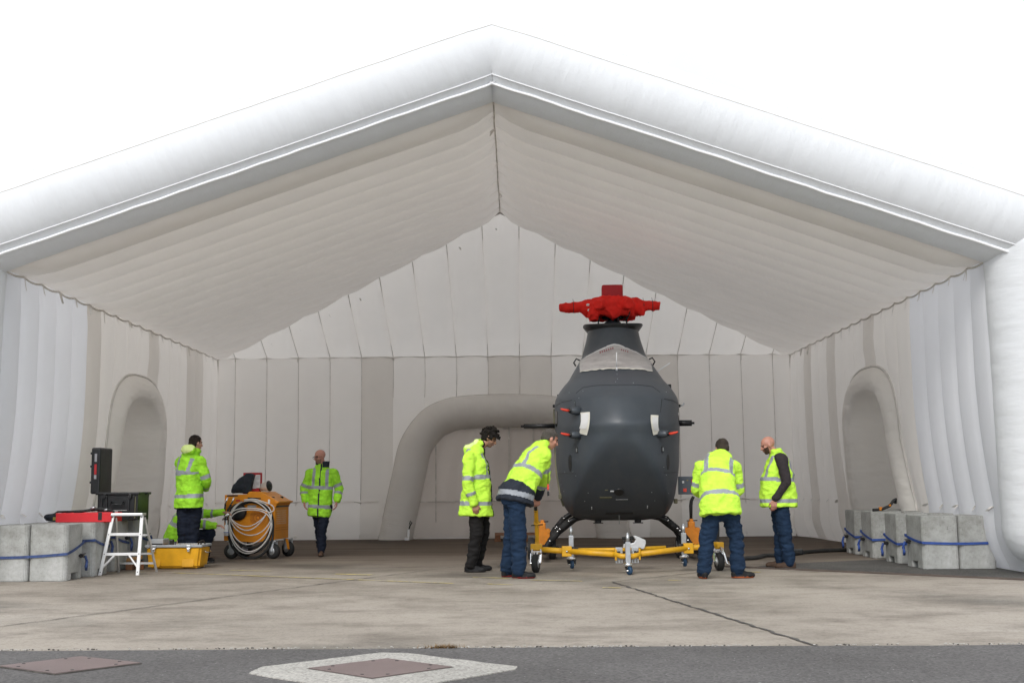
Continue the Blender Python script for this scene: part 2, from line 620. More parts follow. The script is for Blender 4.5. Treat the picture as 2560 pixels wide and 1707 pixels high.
fabric('door_fabric', (0.88, 0.845, 0.79), 0.2, kind='Object', scale=(1.2, 1.2, 4.0), wr=0.6, wscale=1.8, dist=0.05)
fabric('doortube_fabric', (0.84, 0.81, 0.77), 0.22, kind='UV', scale=(7, 0.7, 1), wr=0.7, wscale=1.0)
fabric('flap_fabric', (0.80, 0.745, 0.70), 0.3, kind='Object', scale=(1, 1, 1), wr=0.45, wscale=2.2, dist=0.06)
fabric('cover_fabric', (0.92, 0.92, 0.93), 0.6, wr=0.1)
simple('seam_cord', (0.60, 0.565, 0.52), 0.8, 0, 0.25)
simple('pale_cord', (0.72, 0.69, 0.65), 0.7, 0, 0.1)
simple('white_piping', (0.93, 0.94, 0.96), 0.5, 0, 0.02)
simple('tie_tape_mat', (0.74, 0.71, 0.67), 0.8, 0, 0.2)

X0, HW = -0.26, 6.18
XL, XR = X0 - HW, X0 + HW
ZE, ZR = 3.87, 6.02
YF, YB, YH = 14.30, 24.85, 20.5
NP = 18
hangar = thing('inflatable_hangar', 'white inflatable fabric hangar open at the front over the apron', 'hangar', (X0, YF, 0))


def hb(mb, name, mat, **kw):
    o = mb.build(name, mat, None, **kw)
    o.parent = hangar
    o.matrix_parent_inverse = Matrix.Translation((-X0, -YF, 0))
    return o


def bulge(t, p=0.6):
    return max(0.0, 1 - (2 * t - 1) ** 2) ** p


def smax(y):
    return 1.0 if y <= YH else max(0.0, (YB - y) / (YB - YH))


def sm(a, b, x):
    t = min(1, max(0, (x - a) / (b - a)))
    return t * t * (3 - 2 * t)


PW = (YB - YF) / NP
slope_n = V((ZR - ZE, 0, -HW)).normalized()   # inward normal of the left roof side (down, toward the middle)
for sgn in (-1, 1):
    for i in range(NP):
        y0, y1 = YF + i * PW, YF + (i + 1) * PW
        rows = []
        ns, nt = 26, 16
        L = math.hypot(HW, ZR - ZE)
        for a in range(ns + 1):
            row = []
            for c in range(nt + 1):
                t = c / nt
                y = y0 + (y1 - y0) * t
                s = smax(y) * (a / ns)
                ds = min(s, smax(y) - s) * L
                b = 0.165 * bulge(t, 0.5) * min(1.0, (max(ds, 0) / 0.45)) ** 0.5
                b += 0.008 * fbm(V((sgn * s * 5, y * 1.2, i)))
                if ds <= 1e-6:
                    b = 0
                x = HW * (1 - s)
                z = ZE + (ZR - ZE) * s
                p = V((x, y, z)) + V((-(ZR - ZE), 0, -HW)).normalized() * b
                row.append((X0 + sgn * p.x, p.y, p.z))
            rows.append(row)
        hb(MB().grid(rows, flip=(sgn < 0)), 'roof_panel', 'roof_fabric')


# arched side doors: outline distance in wall coordinates
def door_in(y, z, yc, hw0=1.45, hw1=1.8, zc=1.75, zt=3.02):
    hw = hw0 + (hw1 - hw0) * max(0, 1 - z / 1.9)
    if z > zc:
        k = (abs((y - yc) / hw) ** 2.7 + ((z - zc) / (zt - zc)) ** 2.7) ** (1 / 2.7)
    else:
        k = abs(y - yc) / hw
    return (1 - k) * min(hw, zt - zc)


def splay(z, y):
    e = 0.30 * max(0.0, 1 - z / 2.6) ** 2
    return e * (1 - 0.5 * sm(20.5, 23.5, y)) * (1 - sm(YB - 0.9, YB, y))


DOORS = {-1: 19.75, 1: 19.45}
DIM = {(-1, 5), (-1, 14), (-1, 15), (-1, 10), (1, 8), (1, 12), (1, 15)}


def wall_x(sgn, y, z, t=None):
    dd = door_in(y, z, DOORS[sgn])
    e = splay(z, y)
    b = 0.0
    if t is not None:
        b = 0.075 * bulge(t) * min(1, max(0, ZE - z) / 0.4) ** 0.5 * min(1, max(0.0, z - 0.0) / 0.3) ** 0.5
        b *= 1 - sm(-0.35, 0.02, dd)
    x = HW + e - b
    if dd > 0:
        Rr = 0.50
        # padded frame swelling into the hall, then the tunnel and its pale door sheet
        x -= 0.15 * math.sin(math.pi * min(dd, Rr) / Rr) ** 0.8
        x += 0.95 * sm(Rr - 0.10, Rr + 0.06, dd)
        x += 0.014 * fbm(V((y * 0.8, z * 6, 3))) * sm(0.05, 0.3, dd)
    if z < 0.78:
        x -= 0.05 * math.sin(math.pi * z / 0.78) * (1 if dd <= 0 else 0)
    return x


for sgn in (-1, 1):
    for i in range(NP):
        y0, y1 = YF + i * PW, YF + (i + 1) * PW
        near = abs((y0 + y1) / 2 - DOORS[sgn]) < 2.2
        nt = 16 if near else 9
        nz = 96 if near else 30
        rows, mts = [], []
        for a in range(nz + 1):
            z = ZE * a / nz
            row = []
            for c in range(nt + 1):
                t = c / nt
                y = y0 + (y1 - y0) * t
                row.append((X0 + sgn * wall_x(sgn, y, z, t), y, z))
            rows.append(row)
        mb = MB().grid(rows, flip=(sgn > 0))
        if near:
            for k, f in enumerate(mb.f):
                c = sum((V(mb.v[j]) for j in f), V()) / 4
                if door_in(c.y, c.z, DOORS[sgn]) > 0.0:
                    mb.m[k] = 1
        hb(mb, 'wall_panel', ['wall_fabric_dim' if (sgn, i) in DIM else 'wall_fabric_skylit' if i < 5 else 'wall_fabric', 'door_fabric'])
    # piping round the door arch
    path = []
    yc = DOORS[sgn]
    for k in range(81):
        a = k / 80
        if a < 0.3:
            z = 1.75 * a / 0.3
            y = yc - (1.45 + 0.35 * max(0, 1 - z / 1.9))
        elif a > 0.7:
            z = 1.75 * (1 - a) / 0.3
            y = yc + (1.45 + 0.35 * max(0, 1 - z / 1.9))
        else:
            th = math.pi * (1 - (a - 0.3) / 0.4)
            y, z = yc + 1.475 * math.copysign(abs(math.cos(th)) ** (2 / 2.7), math.cos(th)), 1.75 + 1.27 * math.sin(th) ** (2 / 2.7)
        path.append((X0 + sgn * (wall_x(sgn, y, z) - 0.012), y, z + 0.0))
    hb(MB().tube(path, 0.022, 6), 'door_piping', 'pale_cord')
    # corded eave seam sagging between the ties
    path = []
    for k in range(NP * 8 + 1):
        y = YF + PW * k / 8
        path.append((X0 + sgn * (HW - 0.03), y, ZE - 0.01 - 0.03 * math.sin(math.pi * (k % 8) / 8)))
    hb(MB().tube(path, 0.014, 6), 'eave_cord', 'pale_cord')

# ridge, hips and gable
hb(MB().tube([(X0 + 0.008 * fbm(V((y, 0, 0))), y, ZR - 0.03 + 0.01 * math.sin(y * 11)) for y in [YF + k * 0.08 for k in range(int((YH - YF) / 0.08) + 1)]], 0.011, 6), 'ridge_cord', 'seam_cord')
for sgn in (-1, 1):
    hb(MB().tube([(X0 + sgn * HW * k / 30, YH + (YB - YH) * k / 30 - 0.02, ZR + (ZE - ZR) * k / 30 - 0.035) for k in range(31)], 0.018, 6), 'hip_cord', 'seam_cord')

seams = [XL] + [X0 + 0.34 + 0.68 * k for k in range(-9, 9)] + [XR]
BDIM = {5, 9, 10, 14}
for i, (xa, xb) in enumerate(zip(seams, seams[1:])):
    rows = []
    for a in range(19):
        row = []
        for c in range(9):
            t = c / 8
            x = xa + (xb - xa) * t
            al = max(0.0, 1 - abs(x - X0) / HW) * a / 18
            q = a / 18
            top = max(0.0, 1 - abs(x - X0) / HW)
            b = 0.11 * bulge(t) * min(1, q * 4) ** 0.5 * min(1, (1 - q) * top * 5) ** 0.5
            b += 0.05 * math.sin(math.pi * q) * top
            row.append((x, YB - al * (YB - YH) - b * 0.45, ZE + al * (ZR - ZE) - b * 0.9))
        rows.append(row)
    hb(MB().grid(rows, flip=False), 'gable_panel', 'wall_fabric')
    rows = []
    for a in range(33):
        z = ZE * a / 32
        row = []
        for c in range(9):
            t = c / 8
            x = xa + (xb - xa) * t
            b = 0.055 * bulge(t) * min(1, (ZE - z) / 0.3) ** 0.5 if z > 0.78 else 0.0
            if z <= 0.78:
                b = 0.13 * math.sin(math.pi * min(1, z / 0.78)) ** 0.7 * (1 if abs(x - X0) > 2.6 else 0.2)
            row.append((x, YB - b, z))
        rows.append(row)
    hb(MB().grid(rows, flip=False), 'back_panel', 'wall_fabric_dim' if i in BDIM else 'wall_fabric')
mb = MB()
for x in seams[1:-1]:
    top = max(0.0, 1 - abs(x - X0) / HW)
    mb.tube([(x, YB - top * q * (YB - YH) - 0.006, ZE + top * q * (ZR - ZE) - 0.01) for q in (0, 0.25, 0.5, 0.75, 1)], 0.008, 5)
    lo = 0.78 if abs(x - X0) > 2.4 else 3.0
    mb.tube([(x, YB - 0.006, lo), (x + 0.01, YB - 0.006, (lo + ZE) / 2), (x, YB - 0.006, ZE)], 0.006, 5)
for x in (XL, XR):
    mb.tube([(x + (0.02 if x < 0 else -0.02), YB - 0.02, 0), (x + (0.02 if x < 0 else -0.02), YB - 0.02, ZE)], 0.016, 6)
hb(mb, 'back_seams', 'seam_cord')['kind'] = 'stuff'
hb(MB().tube([(XL + 2 * HW * k / 144, YB - 0.03, ZE + 0.012 * math.cos(k * math.pi / 4)) for k in range(145)], 0.013, 6), 'crossbeam_cord', 'pale_cord')
for xa, xb in ((XL, X0 - 2.66), (X0 + 2.66, XR)):
    hb(MB().tube([(xa + (xb - xa) * k / 40, YB - 0.03, 0.78 + 0.012 * math.sin(k)) for k in range(41)], 0.012, 6), 'skirt_cord', 'seam_cord')

# ties: little knotted tapes at every panel junction
mb = MB()


def tie(p, dx, dz, w=0.016):
    p = V(p)
    for k in (0, 1):
        j = V((dx * random.uniform(.6, 1.2), random.uniform(-.05, .05), dz * random.uniform(.6, 1.2)))
        s = V((0, w * random.uniform(.6, 1.1), 0))
        if abs(j.y) > 0.04:
            s = V((w, 0, 0))
        m = p + j * 0.5 + V((0, -0.015, 0.01))
        mb.add([p - s, p + s, m + s, m - s, p + j + s * .8, p + j - s * .8], [(0, 1, 2, 3), (3, 2, 4, 5)])


for i in range(1, NP):
    y = YF + i * PW
    for sgn in (-1, 1):
        tie((X0 + sgn * (HW - 0.05), y, ZE - 0.02), -sgn * 0.03, -0.16)
    if y < YH:
        tie((X0, y, ZR - 0.05), random.choice((-.06, .04)), -0.10)
for x in seams[1:-1]:
    top = 1 - abs(x - X0) / HW
    tie((x, YB - 0.05, ZE - 0.01), 0.01, -0.10, 0.02)
    tie((x + 0.25, YB - top * (YB - YH) - 0.06, ZE + top * (ZR - ZE) - 0.16), 0.03, -0.06, 0.016)
    if abs(x - X0) > 2.7:
        tie((x, YB - 0.06, 0.78), 0.0, -0.07, 0.03)
        tie((x, YB - 0.07, 0.1), 0.0, -0.08, 0.035)
for i in range(1, NP):
    y = YF + i * PW
    for sgn in (-1, 1):
        if abs(y - DOORS[sgn]) > 1.9:
            tie((X0 + sgn * (wall_x(sgn, y, 0.8) - 0.02), y, 0.8), -sgn * 0.06, -0.06, 0.03)
hb(mb, 'tie_tapes', 'tie_tape_mat', smooth=False)['kind'] = 'stuff'


# big portal tube at the mouth
def portal(off, y, r, name, mat, n=28, phis=None, rr=None):
    """sweep in the x-z plane along the portal outline offset outward by off"""
    sl = math.atan2(ZR - ZE, HW)
    nx, nz = -math.sin(-sl), math.cos(sl)
    # outline corners (offset outward by off)
    ridge = V((X0, 0, ZR + off / math.cos(sl)))
    def corner(s):
        # intersection of roof line offset and wall line offset
        x = HW + off
        z = ridge.z - x * math.tan(sl)
        return V((X0 + s * x, 0, z))
    cl, cr = corner(-1), corner(1)
    base_l, base_r = V((cl.x - 0.05, 0, 0.1)), V((cr.x + 0.05, 0, 0.1))
    keys = [base_l, cl, ridge, cr, base_r]
    path, mit = [], []
    for k in range(4):
        a, b = keys[k], keys[k + 1]
        m = 34 if k in (0, 3) else 60
        for j in range(m):
            path.append(a.lerp(b, j / m))
            mit.append(k if j == 0 else None)
    path.append(keys[-1])
    mit.append(None)
    return keys, path, mit


def sweep_xz(path, mit, y, r, n=28, rfun=None):
    rows, uvs = [], []
    k = len(path)
    u = 0
    for i, p in enumerate(path):
        a = path[max(0, i - 1)]
        b = path[min(k - 1, i + 1)]
        t1 = (p - a).normalized() if i > 0 else (b - p).normalized()
        t2 = (b - p).normalized() if i < k - 1 else t1
        t = (t1 + t2).normalized()
        nrm = V((-t.z, 0, t.x))
        c = max(0.4, nrm.dot(V((-t1.z, 0, t1.x))))
        if i > 0:
            u += (p - a).length
        ri = r * (rfun(i) if rfun else 1)
        row, uv = [], []
        for j in range(n + 1):
            ph = 2 * math.pi * j / n
            wr = 1 + 0.010 * fbm(V((u * 2.2, ph * 0.9, 2))) + 0.004 * fbm(V((u * 9, ph * 1.2, 5)))
            row.append(p + nrm * (ri * wr * math.cos(ph) / c) + V((0, y + ri * wr * math.sin(ph), 0)))
            uv.append((u, ph))
        rows.append(row)
        uvs.append(uv)
    return rows, uvs


TY, TR, TOFF = 14.20, 0.545, 0.475
keys, path, mit = portal(TOFF, TY, TR, '', '')
npth = len(path)
def endr(i):
    e = min(i, npth - 1 - i)
    base = (0.45, 0.8, 0.93)[e] if e < 3 else 1.0
    # pinch slightly at the sewn corners
    for kk in (34, 94, 154):
        base *= 1 - 0.035 * math.exp(-((i - kk) / 1.6) ** 2)
    return base
rows, uvs = sweep_xz(path, mit, TY, TR, 32, endr)
mb = MB().grid(rows, uvs=uvs)
hb(mb, 'front_arch', 'arch_fabric', recalc=True)
# sewn seam lines on the tube and the bright welt along its lower lip
for ph, r, nm, mt in ((-1.15, 0.005, 'arch_seam', 'pale_cord'), (-0.70, 0.005, 'arch_seam', 'white_piping'), (-2.30, 0.007, 'arch_seam', 'white_piping'), (-2.5, 0.020, 'arch_welt', 'white_piping')):
    pth = []
    for i in (range(34, 155) if ph < -2 else range(2, npth - 2)):
        row = rows[i]
        f = (ph % (2 * math.pi)) / (2 * math.pi) * 32
        j = int(f)
        q = row[j].lerp(row[j + 1], f - j)
        ctr = path[i] + V((0, TY, 0))
        q = ctr + (q - ctr) * (1.006 if nm == 'arch_seam' else 1.035)
        if nm == 'arch_welt':
            q.z += 0.010 * fbm(V((q.x * 2.2, 0, q.z * 2.2)))
        pth.append(q)
    hb(MB().tube(pth, r, 6), nm, mt)
# weather skin outside the inner panels
T = 0.5
sl = math.atan2(ZR - ZE, HW)
zr2, ze2 = ZR + T / math.cos(sl), ZE + T * 0.6
for sgn in (-1, 1):
    xw = X0 + sgn * (HW + 1.25)
    hb(MB().grid([[(xw, YF + 0.1, 0), (xw, YB + T, 0)], [(X0 + sgn * (HW + 0.5), YF + 0.1, ze2), (X0 + sgn * (HW + 0.5), YB + T, ze2)]]), 'outer_wall', 'cover_fabric')
    hb(MB().grid([[(X0 + sgn * (HW + 0.5), YF + 0.1, ze2), (X0 + sgn * (HW + 0.5), YB + T, ze2)], [(X0, YF + 0.1, zr2), (X0, YH, zr2)]]), 'outer_roof', 'cover_fabric')
hb(MB().add([(X0 - HW - .5, YB + T, ze2), (X0 + HW + .5, YB + T, ze2), (X0, YH, zr2), (X0 - HW - 1.25, YB + T, 0), (X0 + HW + 1.25, YB + T, 0)], [(0, 1, 2), (3, 4, 1, 0)]), 'outer_back', 'cover_fabric', smooth=False)

# large arched doorway in the back wall
pts = [(-2.66, 0.0), (-2.37, 1.36), (-2.19, 2.08), (-1.81, 2.63), (-1.43, 2.87), (-0.96, 2.99), (0, 3.03), (0.96, 2.99), (1.43, 2.87), (1.81, 2.63), (2.19, 2.08), (2.37, 1.36), (2.66, 0.0)]


def catmull(P, m=8):
    out = []
    for i in range(len(P) - 1):
        p0, p1, p2, p3 = P[max(0, i - 1)], P[i], P[i + 1], P[min(len(P) - 1, i + 2)]
        for k in range(m):
            t = k / m
            out.append(tuple(0.5 * ((2 * b) + (-a + c) * t + (2 * a - 5 * b + 4 * c - d) * t * t + (-a + 3 * b - 3 * c + d) * t ** 3)
                             for a, b, c, d in zip(p0, p1, p2, p3)))
    out.append(P[-1])
    return out


outl = catmull([(X0 + a, b) for a, b in pts], 10)
cen, k = [], len(outl)
for i, p in enumerate(outl):
    a, b = outl[max(0, i - 1)], outl[min(k - 1, i + 1)]
    t = V((b[0] - a[0], 0, b[1] - a[1])).normalized()
    cen.append(V((p[0], 0, p[1])) + V((t.z, 0, -t.x)) * 0.35)
rows, uvs = sweep_xz(cen, None, YB - 0.08, 0.36, 24)
hb(MB().grid(rows, uvs=uvs), 'doorway_arch', 'doortube_fabric', recalc=True)
hb(MB().tube([(p[0], YB - 0.06, p[1]) for p in outl], 0.022, 6), 'doorway_piping', 'seam_cord')
rows = []
for a in range(25):
    z = 0.04 + 2.55 * a / 24
    fw = 2.35 - 0.33 * z / 1.36 if z < 1.36 else 2.02 - 0.25 * (z - 1.36) / 0.72 if z < 2.08 else 1.77 - 0.45 * (z - 2.08) / 0.5
    rows.append([(X0 - fw + 2 * fw * c / 60, YB - 0.14 + 0.03 * fbm(V((c * 0.12, z * 1.1, 4))) + 0.02 * math.sin(c * 0.9), z + (0.03 * fbm(V((c * 0.2, 0, 0))) if a == 0 else 0)) for c in range(61)])
hb(MB().grid(rows), 'doorway_flap', 'flap_fabric')
mb = MB()
for x, w in ((-1.45, 0.012), (0.1, 0.02), (0.62, 0.02), (1.5, 0.012)):
    mb.box((X0 + x, YB - 0.185, 1.45), (w * 2, 0.02, 2.2))
mb.box((X0, YB - 0.185, 0.78), (4.2, 0.02, 0.02))
mb.box((X0, YB - 0.185, 2.3), (3.0, 0.02, 0.02))
hb(mb, 'flap_seams', 'seam_cord', smooth=False)
# white strap peg at the foot of the doorway
# ================================================================ equipment materials
simple('heli_grey', (0.050, 0.061, 0.074), 0.43, 0.0, 0.10, 2.0, 0.04, 30, spec=0.6)
_b = MATS['heli_grey'].node_tree
_n, _l = _b.nodes, _b.links
_p = _n['Principled BSDF']
_dust = ramp(_n, _l, noise_tex(_n, _l, coords(_n, _l, 'Object', (1, 1, 0.5)), 4.5, 7, 0.72), [(0.5, (0.0, 0.0, 0.0)), (0.8, (0.16, 0.16, 0.16))])
_l.new(mixc(_n, _l, _dust, _p.inputs['Base Color'].links[0].from_socket, (0.16, 0.155, 0.145)), _p.inputs['Base Color'])
simple('heli_trim', (0.018, 0.019, 0.02), 0.45, 0, 0.2)
simple('black_metal', (0.016, 0.016, 0.017), 0.4, 0.2, 0.2)
simple('rubber', (0.018, 0.018, 0.018), 0.75, 0, 0.3, 12, 0.2, 60)
simple('black_plastic', (0.012, 0.013, 0.014), 0.38, 0, 0.2, 8, 0.15, 80)
simple('gasket_olive', (0.16, 0.15, 0.09), 0.7, 0, 0.3)
simple('red_cloth', (0.82, 0.028, 0.02), 0.75, 0, 0.15, 5, 0.3, 25, spec=0.2)
simple('red_board', (0.45, 0.022, 0.028), 0.7, 0, 0.12, 5)
simple('red_tag', (0.75, 0.06, 0.03), 0.5)
simple('masking_tape', (0.72, 0.70, 0.62), 0.7, 0, 0.12, 12)
simple('white_metal', (0.80, 0.81, 0.82), 0.4, 0.0, 0.06)
simple('aluminium', (0.72, 0.73, 0.74), 0.34, 0.75, 0.1, 9)
simple('white_paint', (0.82, 0.82, 0.82), 0.5, 0, 0.06, 14)
simple('chrome', (0.75, 0.75, 0.76), 0.18, 1.0, 0.05)
simple('zinc', (0.52, 0.54, 0.56), 0.38, 0.8, 0.12, 14)
simple('tow_yellow', (0.68, 0.36, 0.012), 0.45, 0, 0.14, 9, 0.05, 60)
simple('jack_orange', (0.60, 0.20, 0.008), 0.5, 0, 0.2, 9, 0.08, 60)
simple('cart_orange', (0.70, 0.25, 0.008), 0.42, 0, 0.10, 4, 0.04, 60)
simple('cart_orange_vent', (0.40, 0.12, 0.006), 0.55, 0, 0.1)
simple('case_yellow', (0.72, 0.36, 0.010), 0.48, 0, 0.16, 6, 0.12, 50)
simple('case_grey', (0.33, 0.35, 0.37), 0.5, 0, 0.12)
simple('case_red', (0.58, 0.014, 0.022), 0.5, 0, 0.1)
simple('strap_blue', (0.03, 0.075, 0.29), 0.65, 0, 0.2, 20)
simple('strap_blue_old', (0.04, 0.07, 0.19), 0.7, 0, 0.3, 20)
simple('caster_blue', (0.015, 0.055, 0.12), 0.5)
simple('navy_bag', (0.012, 0.017, 0.026), 0.8, 0, 0.3, 8, 0.5, 30)
simple('white_cable', (0.66, 0.63, 0.60), 0.5, 0, 0.08)
simple('ivory', (0.68, 0.63, 0.57), 0.55, 0, 0.08)
simple('paper', (0.70, 0.70, 0.70), 0.7, 0, 0.05)
simple('print_grey', (0.35, 0.35, 0.37), 0.7)
simple('panel_grey', (0.075, 0.090, 0.110), 0.5, 0, 0.08)
simple('wood', (0.26, 0.12, 0.06), 0.8, 0, 0.25, 8, 0.2, 50)
simple('olive_cloth', (0.30, 0.24, 0.06), 0.8, 0, 0.25)
simple('timber_batten', (0.46, 0.25, 0.09), 0.7, 0, 0.2)


def block_mat():
    m, n, l, b = new_mat('block_concrete')
    vec = coords(n, l)
    a = noise_tex(n, l, vec, 2.2, 6, 0.65)
    c = noise_tex(n, l, vec, 26, 4, 0.6)
    pit = noise_tex(n, l, vec, 60, 2, 0.5)
    col = ramp(n, l, a, [(0.28, (0.24, 0.24, 0.22)), (0.5, (0.39, 0.395, 0.38)), (0.72, (0.52, 0.525, 0.515))])
    col = mixc(n, l, 0.5, col, ramp(n, l, c, [(0.3, (0.7, 0.69, 0.66)), (0.55, (1, 1, 1))]), 'MULTIPLY')
    col = mixc(n, l, 0.8, col, ramp(n, l, pit, [(0.27, (0.35, 0.35, 0.33)), (0.34, (1, 1, 1))]), 'MULTIPLY')
    l.new(col, b.inputs['Base Color'])
    b.inputs['Roughness'].default_value = 0.85
    add_bump(n, l, b, c, 0.4, 0.008)


block_mat()


def film_mat():
    m, n, l, b = new_mat('plastic_film')
    vec = coords(n, l, 'Object', (1.5, 1, 6))
    f = noise_tex(n, l, vec, 3.0, 6, 0.7)
    l.new(ramp(n, l, f, [(0.3, (0.34, 0.33, 0.325)), (0.55, (0.47, 0.455, 0.445)), (0.75, (0.62, 0.61, 0.60))]), b.inputs['Base Color'])
    b.inputs['Roughness'].default_value = 0.32
    add_bump(n, l, b, f, 0.6, 0.02)


film_mat()


def remesh(mb, voxel, smooth=4, factor=0.5):
    """fuse overlapping shells into one continuous surface"""
    tmp = link('tmp_remesh', mb.mesh('tmp_remesh', []))
    r = tmp.modifiers.new('r', 'REMESH')
    r.mode = 'VOXEL'
    r.voxel_size = voxel
    if smooth:
        s = tmp.modifiers.new('s', 'SMOOTH')
        s.factor = factor
        s.iterations = smooth
    dg = bpy.context.evaluated_depsgraph_get()
    me = bpy.data.meshes.new_from_object(tmp.evaluated_get(dg))
    old = tmp.data
    bpy.data.objects.remove(tmp)
    bpy.data.meshes.remove(old)
    me.polygons.foreach_set('use_smooth', [True] * len(me.polygons))
    return me


# ================================================================ concrete blocks
def block_bm(w, d, h, notch='x', seed=0):
    """lego-like ballast block: chamfered vertical corners, forklift slot through the foot"""
    bm = bmesh.new()
    ch = 0.045
    if notch == 'x':
        prof = [(-d / 2 + ch * 0, 0), (-0.10, 0), (-0.10, 0.085), (0.10, 0.085), (0.10, 0), (d / 2, 0), (d / 2, h), (-d / 2, h)]
        a = [bm.verts.new((-w / 2, p[0], p[1])) for p in prof]
        b = [bm.verts.new((w / 2, p[0], p[1])) for p in prof]
    bm.faces.new(a)
    bm.faces.new(b[::-1])
    for i in range(len(prof)):
        bm.faces.new((a[i], b[i], b[(i + 1) % len(prof)], a[(i + 1) % len(prof)]))
    bmesh.ops.recalc_face_normals(bm, faces=bm.faces[:])
    vert = [e for e in bm.edges if abs(e.verts[0].co.z - e.verts[1].co.z) > h * 0.8]
    bmesh.ops.bevel(bm, geom=vert, offset=0.035, segments=1, affect='EDGES')
    bmesh.ops.bevel(bm, geom=[e for e in bm.edges if e.is_manifold and e.calc_face_angle(0) > 0.5], offset=0.010, segments=2, affect='EDGES')
    bmesh.ops.triangulate(bm, faces=[f for f in bm.faces if len(f.verts) > 4])
    bmesh.ops.subdivide_edges(bm, edges=[e for e in bm.edges if e.calc_length() > 0.15], cuts=3, use_grid_fill=True)
    for v in bm.verts:
        p = v.co * 5 + V((seed * 3.7, 0, 0))
        k = 0.005 * noise.noise(p) + 0.003 * noise.noise(p * 4)
        v.co += V((k, k * 0.8, -abs(k) if v.co.z > h - 0.02 else 0))
    return bm


BW, BH = 0.465, 0.68


def put_block(x, y, d, label, seed):
    o = MB()
    o.bm(block_bm(BW, d, BH, 'x', seed))
    b = o.build('concrete_block', 'block_concrete', smooth=False)
    b.location = (x, y, 0)
    b.rotation_euler[2] = random.uniform(-0.012, 0.012)
    tag(b, label, 'block', 'concrete ballast blocks along the hangar walls')
    return b


def put_strap(x0, x1, y0, y1, zs, mat, label, rx, ry, seed):
    """flat band round a pair of blocks, with ratchet and loose tail"""
    t = thing('ratchet_strap', label, 'strap', (0, 0, 0), group='blue straps round the concrete blocks')
    c = [(x0, y0, zs[0]), (x1, y0, zs[1]), (x1, y1, zs[2]), (x0, y1, zs[3])]
    path = []
    for i in range(4):
        a, b = V(c[i]), V(c[(i + 1) % 4])
        for k in range(8):
            q = a.lerp(b, k / 8)
            q.z -= 0.012 * math.sin(math.pi * k / 8)
            path.append(q)
    cx, cy = (x0 + x1) / 2, (y0 + y1) / 2
    rows = []
    for q in path + path[:1]:
        o = V((math.copysign(0.006, q.x - cx) if abs(abs(q.x - cx) - (x1 - x0) / 2) < 1e-4 else 0,
               math.copysign(0.006, q.y - cy) if abs(abs(q.y - cy) - (y1 - y0) / 2) < 1e-4 else 0, 0))
        hh = V((0, 0, 0.016))
        rows.append([q + o + hh, q + o - hh, q - hh, q + hh, q + o + hh])
    MB().grid(rows).build('band', mat, t, smooth=False, recalc=True)
    mb = MB()
    mb.box((0, 0, 0), (0.035, 0.085, 0.05), bev=0.006)
    mb.cyl((-0.03, -0.03, 0), (0.03, -0.03, 0), 0.014, n=10)
    mb.box((0.0, 0.05, 0.02), (0.03, 0.08, 0.012), bev=0.003)
    o = mb.build('ratchet', 'black_metal', t, smooth=False)
    o.location = (rx, ry, zs[0] - 0.005)
    mb = MB()
    s = 1 if rx > 0 else -1
    p0 = V((rx - s * 0.02, ry + 0.05, zs[0] - 0.01))
    pts = [p0, p0 + V((-s * 0.02, 0.01, -0.06)), p0 + V((-s * 0.012, 0.03, -0.13)), p0 + V((-s * 0.02, 0.0, -0.18)), p0 + V((-s * 0.022, -0.02, -0.13)), p0 + V((-s * 0.03, 0.0, -0.07))]
    mb.tube(pts, 0.017, 6, flat=0.25)
    mb.build('tail', mat, t)
    return t


RB = [(15.10, 0.66), (16.17, 0.56), (17.35, 0.58), (18.30, 0.56)]
ords = ['nearest', 'second', 'third', 'farthest']
for k, (y, d) in enumerate(RB):
    xi = 5.20 + 0.02 * k
    put_block(xi + BW / 2, y + d / 2, d, f'{ords[k]} inner concrete block of the right-hand row, strapped in blue', k)
    put_block(xi + BW * 1.5 + 0.012, y + d / 2, d, f'{ords[k]} outer concrete block of the right-hand row, against the wall', k + 10)
    put_strap(xi - 0.007, xi + 2 * BW + 0.02, y - 0.007, y + d + 0.007, (0.34, 0.335, 0.40, 0.41) if k == 0 else (0.27, 0.33, 0.40, 0.38),
              'strap_blue', f'bright blue ratchet strap round the {ords[k]} pair of right-hand blocks', xi - 0.028, y + d * 0.75, k)
LB = [(14.35, 0.53), (15.08, 0.52), (15.92, 0.56), (16.75, 0.56)]
for k, (y, d) in enumerate(LB):
    xi = -5.50 + 0.02 * k + (0.05 if k == 1 else 0)
    put_block(xi - BW / 2, y + d / 2, d, f'{ords[k]} inner concrete block of the left-hand row, beside the ladder' if k else 'nearest inner concrete block of the left-hand row, pale and chipped at its foot', k + 20)
    put_block(xi - BW * 1.5 - 0.012, y + d / 2, d, f'{ords[k]} outer concrete block of the left-hand row, at the wall', k + 30)
    put_strap(xi - 2 * BW - 0.02, xi + 0.007, y - 0.007, y + d + 0.007, (0.29, 0.33, 0.45, 0.40) if k == 0 else (0.44, 0.46, 0.36, 0.4),
              'strap_blue_old', f'faded blue strap round the {ords[k]} pair of left-hand blocks', xi + 0.028, y + d * 0.8, k + 7)

# hose end with orange clip on the right blocks
mb = MB().tube([(5.33, 17.6, 0.70), (5.45, 17.55, 0.71), (5.56, 17.5, 0.76), (5.62, 17.5, 0.84), (5.66, 17.52, 0.86), (5.66, 17.55, 0.80)], 0.022, 8)
hs = thing('coiled_hose', 'short black hose end with orange clips lying on right blocks', 'hose')
mb.build('hose', 'rubber', hs)
MB().box((5.44, 17.56, 0.72), (0.05, 0.06, 0.05), bev=0.008).box((5.56, 17.5, 0.77), (0.03, 0.05, 0.03), bev=0.006).build('clip', 'jack_orange', hs, smooth=False)

